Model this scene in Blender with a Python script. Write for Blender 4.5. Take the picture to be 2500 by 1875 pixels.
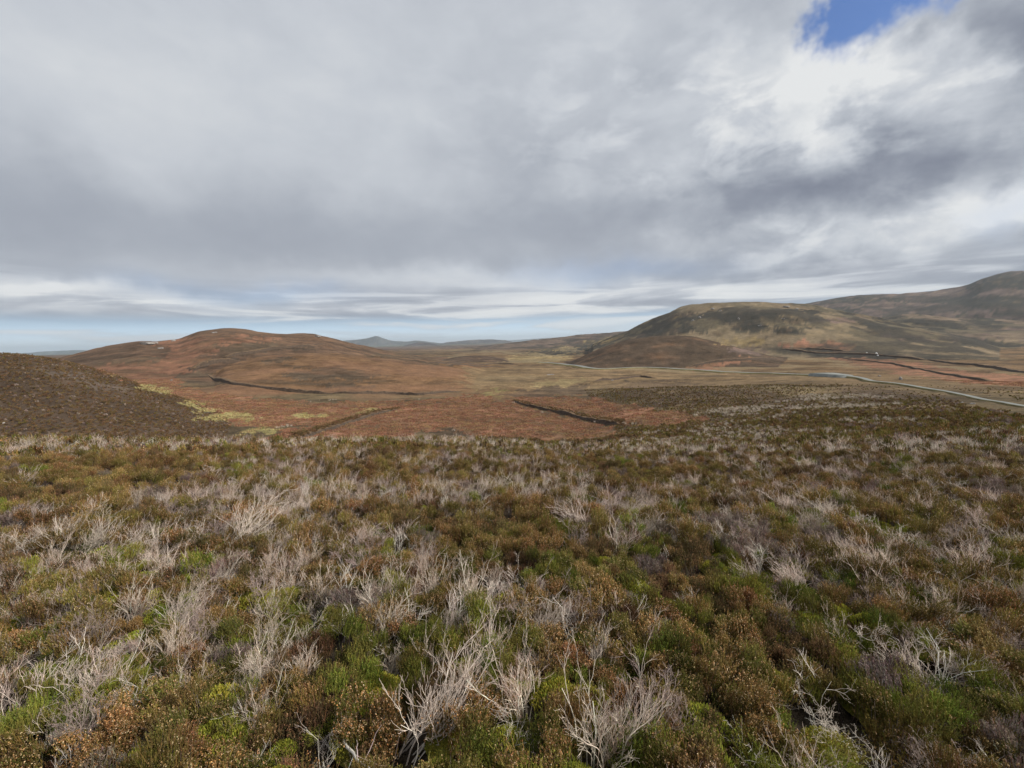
import bpy, math, random
import numpy as np
from mathutils import Vector, Matrix

for _o in list(bpy.data.objects):
    bpy.data.objects.remove(_o)
S = bpy.context.scene
COL = S.collection
rng = np.random.default_rng(7)
random.seed(7)
R = math.radians

# ------------------------------------------------------------------ camera
EYE = 2.9
F2 = 928.9            # focal length in the units of a 2212-wide frame
CX, CY = 1106.0, 829.5
PITCH, ROLL = R(5.81), R(1.45)
cam_d = bpy.data.cameras.new('camera')
cam_d.sensor_width = 36.0
cam_d.lens = F2 / 2212.0 * 36.0
cam_d.clip_start = 0.05
cam_d.clip_end = 120000.0
cam = bpy.data.objects.new('camera', cam_d)
COL.objects.link(cam)
FW = np.array([0, math.cos(PITCH), -math.sin(PITCH)])
R0 = np.array([1.0, 0, 0])
U0 = np.array([0, math.sin(PITCH), math.cos(PITCH)])
RT = R0 * math.cos(ROLL) - U0 * math.sin(ROLL)
UP = U0 * math.cos(ROLL) + R0 * math.sin(ROLL)
C0 = np.array([0, 0, EYE])
m = Matrix.Identity(4)
for i in range(3):
    m[i][0], m[i][1], m[i][2], m[i][3] = RT[i], UP[i], -FW[i], C0[i]
cam.matrix_world = m
S.camera = cam

S.view_settings.view_transform = 'Standard'
S.view_settings.look = 'None'
S.view_settings.gamma = 1.0
S.view_settings.use_curve_mapping = False
EXPO = 1.65
S.view_settings.exposure = EXPO
S.render.engine = 'CYCLES'
S.cycles.max_bounces = 5
S.cycles.diffuse_bounces = 2
S.cycles.glossy_bounces = 1
S.cycles.transmission_bounces = 2
S.cycles.transparent_max_bounces = 4
S.cycles.use_denoising = True
S.cycles.denoiser = 'OPENIMAGEDENOISE'

SUN_EL, SUN_AZ = R(37), R(108)      # azimuth clockwise from the view direction: sun to the right, a little behind
sun_d = bpy.data.lights.new('sun', 'SUN')
sun_d.energy = 1.5
sun_d.angle = R(10)
sun_d.color = (1.0, 0.95, 0.87)
sun = bpy.data.objects.new('sun', sun_d)
COL.objects.link(sun)
_sd = Vector((math.sin(SUN_AZ) * math.cos(SUN_EL), math.cos(SUN_AZ) * math.cos(SUN_EL), math.sin(SUN_EL)))
sun.rotation_euler = _sd.to_track_quat('Z', 'Y').to_euler()
sun.location = (30, -20, 60)


def pixel_ray(x, y):
    """Unit direction towards a place seen at x, y of the 2212-wide photograph."""
    d = FW + RT * ((x - CX) / F2) + UP * ((CY - y) / F2)
    return d / np.linalg.norm(d)


# ------------------------------------------------------------------ small node helper
class NT:
    def __init__(s, tree):
        s.t = tree
        s.n = tree.nodes
        s.l = tree.links

    def put(s, sock, v):
        if v is None:
            return
        if hasattr(v, 'is_output'):
            s.l.new(v, sock)
        else:
            sock.default_value = v

    def node(s, kind, **kw):
        n = s.n.new(kind)
        for k, v in kw.items():
            setattr(n, k, v)
        return n

    def math(s, op, a, b=None, c=None, clamp=False):
        n = s.node('ShaderNodeMath', operation=op, use_clamp=clamp)
        for i, v in enumerate((a, b, c)):
            s.put(n.inputs[i], v)
        return n.outputs[0]

    def vmath(s, op, a, b=None, scale=None):
        n = s.node('ShaderNodeVectorMath', operation=op)
        s.put(n.inputs[0], a)
        s.put(n.inputs[1], b)
        if scale is not None:
            s.put(n.inputs['Scale'], scale)
        return n.outputs['Value'] if op in ('DOT_PRODUCT', 'LENGTH') else n.outputs[0]

    def comb(s, x, y, z):
        n = s.node('ShaderNodeCombineXYZ')
        for i, v in enumerate((x, y, z)):
            s.put(n.inputs[i], v)
        return n.outputs[0]

    def noise(s, vec, scale, detail=4.0, rough=0.55, dist=0.0):
        n = s.node('ShaderNodeTexNoise')
        s.put(n.inputs['Vector'], vec)
        n.inputs['Scale'].default_value = scale
        n.inputs['Detail'].default_value = detail
        n.inputs['Roughness'].default_value = rough
        n.inputs['Distortion'].default_value = dist
        return n.outputs[0], n.outputs['Color']

    def remap(s, v, a, b, c=0.0, d=1.0, smooth=False):
        n = s.node('ShaderNodeMapRange')
        if smooth:
            n.interpolation_type = 'SMOOTHSTEP'
        s.put(n.inputs[0], v)
        for i, q in enumerate((a, b, c, d)):
            n.inputs[i + 1].default_value = q
        return n.outputs[0]

    def mixc(s, f, a, b, blend='MIX'):
        n = s.node('ShaderNodeMix', data_type='RGBA', blend_type=blend)
        s.put(n.inputs[0], f)
        s.put(n.inputs[6], a if hasattr(a, 'is_output') else (*a, 1.0))
        s.put(n.inputs[7], b if hasattr(b, 'is_output') else (*b, 1.0))
        return n.outputs[2]

    def ramp(s, v, stops):
        n = s.node('ShaderNodeValToRGB')
        e = n.color_ramp.elements
        while len(e) < len(stops):
            e.new(0.5)
        for q, (p, c) in zip(e, stops):
            q.position = p
            q.color = (*c, 1.0)
        s.put(n.inputs[0], v)
        return n.outputs[0]


def lin(r, g, b):
    f = lambda c: (c / 255 / 12.92) if c / 255 <= 0.04045 else ((c / 255 + 0.055) / 1.055) ** 2.4
    return (f(r), f(g), f(b))


# ------------------------------------------------------------------ sky
w = bpy.data.worlds.new('World')
S.world = w
w.use_nodes = True
T = NT(w.node_tree)
T.n.clear()
KS = 2.0 ** -EXPO
tc = T.node('ShaderNodeTexCoord')
dirv = tc.outputs['Generated']
sep = T.node('ShaderNodeSeparateXYZ')
T.put(sep.inputs[0], dirv)
dx, dy, dz = sep.outputs
el = T.math('ARCSINE', dz)
az = T.math('ARCTAN2', dx, dy)
elp = T.math('MAXIMUM', el, 0.0)
# layer of cloud seen in perspective: a flat deck
ang = T.comb(az, el, 0.0)
wz, wc = T.noise(ang, 5.0, 5.0, 0.6)
warp = T.vmath('SUBTRACT', wc, (0.5, 0.5, 0.5))
wspread = T.comb(0.34, T.remap(el, 0.0, 0.35, 0.03, 0.22), 0.0)
angw = T.vmath('ADD', ang, T.vmath('MULTIPLY', warp, wspread))


def blob(x, y, wx, wy, base=None):
    """soft patch of cloud round the place seen at x, y; widths in the same units"""
    d = pixel_ray(x, y)
    a0, e0 = math.atan2(d[0], d[1]), math.asin(d[2])
    q = T.vmath('SUBTRACT', base or angw, (a0, e0, 0.0))
    cs = max(0.35, math.cos(a0))
    q = T.vmath('MULTIPLY', q, (F2 / wx / cs / cs * 0.75, F2 / wy / cs * 0.9, 0.0))
    return T.math('EXPONENT', T.math('MULTIPLY', T.vmath('DOT_PRODUCT', q, q), -1.0))


puff = T.vmath('MULTIPLY', dirv, (1.0, 1.0, 1.9))
n1, _ = T.noise(puff, 1.7, 5.0, 0.5)
n2, _ = T.noise(puff, 5.5, 9.0, 0.60, 0.25)
n3, _ = T.noise(T.comb(T.math('MULTIPLY', az, 3.2), T.math('MULTIPLY', el, 34.0), 1.7), 1.0, 6.0, 0.55, 0.5)
L = 0.595
L = T.math('ADD', L, T.math('MULTIPLY', T.math('SUBTRACT', n1, 0.5), 0.30))
L = T.math('ADD', L, T.math('MULTIPLY', T.math('SUBTRACT', n2, 0.5), T.math('ADD', T.remap(el, 0.02, 0.4, 0.10, 0.26), T.math('MULTIPLY', T.math('ADD', blob(1950, 230, 520, 160, ang), blob(1950, 500, 400, 80, ang)), 0.85))))
n4, _ = T.noise(puff, 8.5, 10.0, 0.56, 0.35)
zone_c = T.math('ADD', blob(1950, 230, 430, 130, ang), T.math('ADD', blob(1900, 500, 400, 60, ang), T.math('MULTIPLY', blob(1400, 230, 350, 120, ang), 0.5)))
L = T.math('ADD', L, T.math('MULTIPLY', zone_c, T.remap(n4, 0.44, 0.62, -0.13, 0.12, True)))
low = T.remap(el, 0.155, 0.06, 0.0, 1.0, True)
L = T.math('ADD', L, T.math('MULTIPLY', T.math('MULTIPLY', T.math('SUBTRACT', n3, 0.47), 1.25), low))
L = T.math('ADD', L, T.math('MULTIPLY', T.remap(n3, 0.47, 0.585, -0.06, 0.16, True), low))
for (x, y, wx, wy, k) in (
        (330, 160, 700, 230, 0.16), (1550, 230, 230, 100, 0.20), (1270, 110, 320, 150, 0.10), (1760, 200, 90, 45, 0.16),
        (2130, 230, 150, 90, 0.28), (1960, 135, 170, 32, 0.22), (2180, 130, 90, 40, 0.10), (2080, 320, 160, 40, 0.10),
        (1950, 510, 280, 42, 0.28), (2090, 455, 130, 22, 0.12), (1560, 512, 130, 24, 0.16), (1830, 260, 180, 60, 0.10), (2150, 490, 70, 20, 0.12),
        (90, 632, 200, 14, 0.24), (350, 636, 190, 15, 0.30), (90, 668, 150, 9, 0.22), (560, 664, 200, 10, 0.16), (880, 598, 260, 18, 0.16), (1130, 610, 160, 18, 0.18), (1340, 632, 160, 14, 0.22),
        (600, 510, 700, 75, -0.16), (1930, 362, 330, 52, -0.34), (1120, 320, 230, 120, -0.12), (1900, 400, 200, 30, -0.10),
        (40, 400, 230, 100, -0.10), (1700, 572, 420, 22, -0.16), (2190, 20, 140, 60, -0.36), (1650, 45, 190, 50, -0.18),
        (2170, 610, 160, 40, -0.14), (1350, 460, 260, 55, -0.10), (1780, 420, 150, 30, -0.1)):
    L = T.math('ADD', L, T.math('MULTIPLY', blob(x, y, wx, wy), k))
ccol = T.ramp(L, [(0.0, lin(118, 124, 140)), (0.28, lin(143, 149, 162)), (0.5, lin(168, 174, 184)),
                  (0.72, lin(198, 203, 210)), (0.97, lin(229, 231, 232))])
# pale cyan air along the horizon with cloud bars across it
bars = T.remap(n3, 0.46, 0.60, 0.0, 1.0, True)
near_h = T.remap(el, 0.070, 0.026, 0.0, 1.0, True)
airc = T.mixc(T.remap(el, 0.0, 0.05), lin(240, 250, 255), lin(188, 221, 247))
air_f = T.math('MULTIPLY', near_h, T.math('SUBTRACT', 1.0, T.math('MULTIPLY', bars, 0.75)))
ccol = T.mixc(air_f, ccol, airc)
# gaps
hole = blob(1876, 42, 80, 58)
hole = T.math('ADD', hole, T.math('MULTIPLY', blob(1900, -35, 80, 60), 0.9))
hole = T.math('ADD', hole, T.math('MULTIPLY', blob(1780, 125, 50, 40), 0.62))
hole = T.math('ADD', hole, T.math('MULTIPLY', T.math('SUBTRACT', n2, 0.5), 0.5))
hole = T.remap(hole, 0.28, 1.08, 0.0, 1.0, True)
thin = T.math('ADD', T.math('MULTIPLY', blob(560, 628, 170, 22), 0.30), T.math('MULTIPLY', blob(1290, 592, 150, 22), 0.28))
thin = T.math('ADD', thin, T.math('MULTIPLY', blob(2200, 480, 60, 40), 0.15))
gap = T.math('MAXIMUM', hole, thin, clamp=True)
sky = T.node('ShaderNodeTexSky', sky_type='NISHITA')
sky.sun_disc = False
sky.sun_elevation = SUN_EL
sky.sun_rotation = SUN_AZ
sky.altitude = 200
bg_blue = T.node('ShaderNodeBackground')
T.put(bg_blue.inputs[0], T.mixc(1.0, sky.outputs[0], (0.52, 0.62, 0.84), 'MULTIPLY'))
bg_blue.inputs[1].default_value = 0.052
bg_cloud = T.node('ShaderNodeBackground')
T.put(bg_cloud.inputs[0], ccol)
bg_cloud.inputs[1].default_value = KS
mx = T.node('ShaderNodeMixShader')
T.put(mx.inputs[0], gap)
T.l.new(bg_cloud.outputs[0], mx.inputs[1])
T.l.new(bg_blue.outputs[0], mx.inputs[2])
wo = T.node('ShaderNodeOutputWorld')
T.l.new(mx.outputs[0], wo.inputs[0])


# ------------------------------------------------------------------ numbers: noise
def _hash(ix, iy, seed):
    h = (ix.astype(np.int64) * 374761393 + iy.astype(np.int64) * 668265263 + seed * 1442695041) & 0xFFFFFFFF
    h = ((h ^ (h >> 13)) * 1274126177) & 0xFFFFFFFF
    h = h ^ (h >> 16)
    return (h & 0xFFFFFF) / float(0xFFFFFF)


def vnoise(x, y, seed=0):
    ix, iy = np.floor(x), np.floor(y)
    fx, fy = x - ix, y - iy
    fx = fx * fx * (3 - 2 * fx)
    fy = fy * fy * (3 - 2 * fy)
    a, b = _hash(ix, iy, seed), _hash(ix + 1, iy, seed)
    c, d = _hash(ix, iy + 1, seed), _hash(ix + 1, iy + 1, seed)
    return (a + (b - a) * fx) * (1 - fy) + (c + (d - c) * fx) * fy - 0.5


def fbm(x, y, seed=0, octv=4, gain=0.5):
    s, a = 0.0, 1.0
    for k in range(octv):
        s = s + a * vnoise(x * 2 ** k + 17.3 * k, y * 2 ** k - 9.1 * k, seed + k)
        a *= gain
    return s


# ------------------------------------------------------------------ terrain as a height function
def knot(r, pts):
    """heights of the moor at range r, taken from image pixel positions"""
    ph, zz = [], []
    for (x, y) in pts:
        d = pixel_ray(x, y)
        h = math.hypot(d[0], d[1])
        ph.append(math.atan2(d[0], d[1]))
        zz.append(EYE + r * d[2] / h)
    o = np.argsort(ph)
    return np.array(ph)[o], np.array(zz)[o]


XS = (0, 300, 600, 900, 1200, 1500, 1800, 2212)
KN = [
    (0.5, None, 0.0),
    (2.5, None, -0.36),
    (8.0, None, -1.36),
    (32., [974, 974, 968, 964, 976, 980, 974, 968], None),
    (52., [982, 980, 972, 966, 974, 954, 938, 928], None),
    (75., [966, 962, 950, 944, 953, 918, 898, 890], None),
    (150., [905, 872, 860, 856, 858, 852, 842, 852], None),
    (230., [850, 828, 822, 820, 820, 822, 818, 830], None),
    (330., [812, 806, 800, 800, 800, 800, 797, 810], None),
    (600., [790, 785, 780, 779, 779, 772, 768, 775], None),
    (1200., [778, 770, 765, 760, 757, 742, 732, 740], None),
    (2600., [772, 764, 758, 752, 746, 736, 720, 715], None),
    (6000., [770, 762, 755, 746, 738, 730, 720, 712], None),
    (26000., None, -70.0),
]
KR = np.array([math.log(k[0]) for k in KN])
PHG = np.linspace(-1.15, 1.15, 700)
KZ = np.zeros((len(KN), len(PHG)))
for i, (r, ys, z) in enumerate(KN):
    if ys is None:
        KZ[i] = z
    else:
        p, zz = knot(r, list(zip(XS, ys)))
        KZ[i] = np.interp(PHG, p, zz)
        k = np.exp(-np.linspace(-2, 2, 61) ** 2)
        KZ[i] = np.convolve(np.pad(KZ[i], 30, 'edge'), k / k.sum(), 'valid')
# monotone cubic slopes along log range
_h = np.diff(KR)[:, None]
_d = np.diff(KZ, axis=0) / _h
KM = np.zeros_like(KZ)
KM[0], KM[-1] = _d[0], _d[-1]
for i in range(1, len(KN) - 1):
    a, b = _d[i - 1], _d[i]
    KM[i] = np.where(a * b > 0, 2 * a * b / (a + b + 1e-12), 0)


def base_height(ph, r):
    x = np.clip(np.log(np.maximum(r, 0.5)), KR[0], KR[-1])
    k = np.clip(np.searchsorted(KR, x, side='right') - 1, 0, len(KR) - 2)
    g = np.clip((ph + 1.15) / 2.3 * (len(PHG) - 1), 0, len(PHG) - 1.001)
    j = g.astype(int)
    f = g - j
    pick = lambda A, kk: A[kk, j] * (1 - f) + A[kk, j + 1] * f
    h = KR[k + 1] - KR[k]
    t = (x - KR[k]) / h
    z0, z1, m0, m1 = pick(KZ, k), pick(KZ, k + 1), pick(KM, k), pick(KM, k + 1)
    t2, t3 = t * t, t * t * t
    return (2 * t3 - 3 * t2 + 1) * z0 + (t3 - 2 * t2 + t) * h * m0 + (-2 * t3 + 3 * t2) * z1 + (t3 - t2) * h * m1


# hills: name, ridge line (x, y), range of the ridge (number or list), half depth near / far, rough amplitude
HILLS = [
    ('shoulder', [(-420, 800), (-250, 752), (0, 762), (60, 768), (130, 779), (200, 798), (260, 820), (330, 848), (400, 877), (450, 907), (500, 950), (560, 1010)],
     [130, 125, 118, 114, 110, 106, 102, 97, 92, 86, 80, 76], 62, 60, 0.25),
    ('twin', [(60, 800), (135, 771), (190, 758), (240, 746), (300, 737), (340, 738), (385, 733), (430, 717), (480, 710), (520, 711), (560, 718), (620, 722), (680, 723), (710, 730), (760, 742), (820, 755), (880, 766), (940, 777), (1000, 788), (1060, 800)],
     560, 300, 200, 1.2),
    ('apron', [(400, 835), (455, 806), (480, 788), (560, 772), (640, 766), (720, 764), (800, 769), (900, 777), (1000, 788), (1060, 802)],
     330, 165, 120, 0.6),
    ('cone', [(1190, 800), (1230, 786), (1260, 770), (1300, 752), (1350, 736), (1400, 727), (1440, 725), (1500, 728), (1550, 739), (1600, 753), (1680, 776), (1750, 796), (1800, 815)],
     470, 105, 110, 0.7),
    ('crag', [(1280, 745), (1340, 725), (1380, 707), (1420, 690), (1460, 672), (1490, 661), (1530, 655), (1580, 652), (1640, 652), (1700, 655), (1740, 660), (1800, 670), (1870, 684), (1930, 697), (2000, 712), (2100, 732), (2200, 758), (2320, 800)],
     980, 430, 380, 10.0),
    ('swell', [(1740, 735), (1800, 718), (1880, 690), (1960, 681), (2080, 689), (2212, 697), (2400, 700)],
     1450, 520, 420, 9.0),
    ('fell', [(1640, 690), (1720, 662), (1770, 652), (1820, 645), (1860, 640), (1920, 639), (2000, 635), (2060, 628), (2090, 620), (2120, 606), (2160, 595), (2200, 590), (2260, 588), (2420, 600), (2700, 640)],
     2700, 1250, 900, 15.0),
    ('dale', [(820, 785), (860, 768), (960, 755), (1060, 746), (1150, 735), (1250, 724), (1340, 717), (1400, 710), (1500, 700), (1640, 690)],
     2300, 950, 700, 5.0),
    ('knoll', [(860, 788), (880, 780), (920, 776), (960, 776), (1000, 770), (1040, 768), (1080, 773), (1120, 781), (1150, 790)],
     620, 75, 70, 0.4),
    ('peak', [(690, 745), (740, 736), (780, 733), (800, 729), (814, 725), (828, 731), (846, 736), (880, 738), (900, 735), (940, 740), (1010, 748)],
     9500, 1800, 1500, 6.0),
    ('haystack', [(840, 760), (860, 751), (885, 743), (905, 739), (925, 740), (950, 746), (975, 755)],
     5200, 700, 700, 4.0),
    ('rim', [(930, 750), (960, 740), (1020, 734), (1060, 733), (1095, 735), (1130, 745)],
     7200, 1000, 900, 4.0),
    ('coast', [(1040, 745), (1100, 735), (1180, 730), (1250, 727), (1330, 722), (1420, 718), (1600, 712)],
     17000, 1500, 1500, 4.0),
    ('lowland', [(-400, 772), (0, 764), (60, 762), (100, 759), (140, 757), (170, 756), (230, 758), (420, 752), (700, 746)],
     12000, 1500, 1500, 6.0),
    ('mound', [(1200, 900), (1280, 866), (1350, 851), (1450, 845), (1600, 844), (1720, 850), (1820, 862), (1900, 884), (1980, 905)],
     135, 50, 40, 0.25),
]
HT = []
for nm, pts, rr, wn, wf, amp in HILLS:
    ph, zz, rs = [], [], []
    for i, (x, y) in enumerate(pts):
        d = pixel_ray(x, y)
        h = math.hypot(d[0], d[1])
        r = rr[i] if isinstance(rr, list) else rr
        ph.append(math.atan2(d[0], d[1]))
        zz.append(EYE + r * d[2] / h)
        rs.append(r)
    HT.append((nm, np.array(ph), np.array(zz), np.array(rs, float), wn, wf, amp))


def hill_height(k, ph, r, zb):
    nm, P, Z, RS, wn, wf, amp = HT[k]
    rr = np.interp(ph, P, RS)
    zr = np.interp(ph, P, Z)
    # round the ridge line a little
    e = 0.005
    zr = 0.5 * zr + 0.25 * (np.interp(ph - e, P, Z) + np.interp(ph + e, P, Z))
    t = (r - rr) / np.where(r < rr, wn, wf)
    t = np.clip(np.abs(t), 0, 1.6)
    g = np.cos(np.clip(t, 0, 1) * math.pi / 2)
    g = np.where(t > 1, -(t - 1) * 1.5, g ** 1.25)
    z = zb + np.where(g < 0, np.abs(zr - zb) + 1, zr - zb) * g
    out = (ph < P[0]) | (ph > P[-1])
    edge = np.minimum(np.abs(ph - P[0]), np.abs(ph - P[-1]))
    z = np.where(out, z - 400 * edge * wn / 100 - 0.5, z)
    z = np.where((t >= 1.6), -1e4, z)
    return z


def height(X, Y, layer=False, rough=True):
    X = np.asarray(X, float)
    Y = np.asarray(Y, float)
    ph = np.arctan2(X, Y)
    r = np.hypot(X, Y)
    # behind the photographer the two edges of the sector traced from image pixels blend into one slope
    pe = np.clip(ph, -1.15, 1.15)
    zb = base_height(pe, r)
    q = np.clip((np.abs(ph) - 1.2) / (math.pi - 1.2), 0, 1)
    q = q * q * (3 - 2 * q)
    other = base_height(-pe, r)
    zb = zb * (1 - 0.5 * q) + other * 0.5 * q
    z = zb.copy()
    lay = np.full(z.shape, -1)
    for k in range(len(HT)):
        zh = hill_height(k, ph, r, zb)
        if rough:
            zh = zh + HT[k][6] * fbm(X / (HT[k][6] * 8 + 14), Y / (HT[k][6] * 8 + 14), 40 + k, 4) * np.clip((zh - zb) / (HT[k][6] * 3), 0, 1)
        up = zh > z
        z = np.where(up, zh, z)
        lay = np.where(up, k, lay)
    if rough:
        z = z + fbm(X / 1.7, Y / 1.7, 5, 3) * 0.16 * np.clip((r - 0.5) / 2, 0, 1) * np.clip(140 / (r + 1), 0, 1)
        z = z + fbm(X / 14, Y / 14, 6, 3) * np.clip(r / 250, 0, 1) * 0.9 * np.clip(4000 / (r + 1), 0, 1)
        z = z + fbm(X / 90, Y / 90, 9, 3) * np.clip((r - 200) / 900, 0, 1) * 3.5
    return (z, lay) if layer else z


_RS = np.exp(np.linspace(math.log(0.7), math.log(20000), 2600))


def at(x, y, lift=0.0):
    """the point of the ground seen at x, y"""
    d = pixel_ray(x, y)
    h = math.hypot(d[0], d[1])
    X, Y = _RS * d[0] / h, _RS * d[1] / h
    Z = EYE + _RS * d[2] / h
    g = height(X, Y) + lift
    hit = np.nonzero(Z <= g)[0]
    i = hit[0] if len(hit) else len(_RS) - 1
    if i > 0:
        a, b = Z[i - 1] - g[i - 1], Z[i] - g[i]
        t = a / (a - b + 1e-9)
        t = min(max(t, 0), 1)
        r = _RS[i - 1] * (1 - t) + _RS[i] * t
    else:
        r = _RS[0]
    return np.array([r * d[0] / h, r * d[1] / h, EYE + r * d[2] / h])


def shown(P):
    """where points of the place stand in the photograph"""
    d = P - C0
    wv = d @ FW
    ok = wv > 0.05
    wv = np.where(ok, wv, 1.0)
    return np.where(ok, CX + F2 * (d @ RT) / wv, -9e4), np.where(ok, CY - F2 * (d @ UP) / wv, 9e4)


def inside(px, py, poly):
    poly = np.asarray(poly, float)
    x0, y0 = poly.min(0)
    x1, y1 = poly.max(0)
    res = np.zeros(px.shape, bool)
    s = np.nonzero((px >= x0) & (px <= x1) & (py >= y0) & (py <= y1))[0]
    if not len(s):
        return res
    qx, qy = px[s], py[s]
    c = np.zeros(len(s), bool)
    j = len(poly) - 1
    for i in range(len(poly)):
        xi, yi = poly[i]
        xj, yj = poly[j]
        if yi != yj:
            c ^= ((yi > qy) != (yj > qy)) & (qx < (xj - xi) * (qy - yi) / (yj - yi) + xi)
        j = i
    res[s] = c
    return res


Z1 = lambda p: [(x * .36, y * .36 + 575) for x, y in p]
Z2 = lambda p: [(x * .36 + 708, y * .36 + 619.4) for x, y in p]
Z3 = lambda p: [(x * .36 + 1416, y * .36 + 531) for x, y in p]

C_HEATH = (0.125, 0.094, 0.054)
C_DARK = (0.100, 0.071, 0.046)
C_RUST = (0.235, 0.120, 0.074)
C_OCHRE = (0.185, 0.126, 0.068)
C_TAN = (0.155, 0.098, 0.052)
C_YEL = (0.31, 0.265, 0.115)
C_PURP = (0.125, 0.088, 0.072)
C_PEAT = (0.034, 0.024, 0.019)
C_SLATE = (0.042, 0.038, 0.030)
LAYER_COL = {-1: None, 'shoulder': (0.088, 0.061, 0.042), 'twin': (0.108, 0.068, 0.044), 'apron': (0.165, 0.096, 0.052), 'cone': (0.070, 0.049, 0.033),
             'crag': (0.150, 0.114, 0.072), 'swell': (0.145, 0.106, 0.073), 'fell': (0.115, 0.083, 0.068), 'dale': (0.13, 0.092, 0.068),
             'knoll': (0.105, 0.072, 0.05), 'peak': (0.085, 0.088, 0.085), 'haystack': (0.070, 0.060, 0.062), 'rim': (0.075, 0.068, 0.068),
             'coast': (0.09, 0.1, 0.1), 'lowland': (0.09, 0.11, 0.11), 'mound': (0.125, 0.096, 0.056)}
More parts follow.
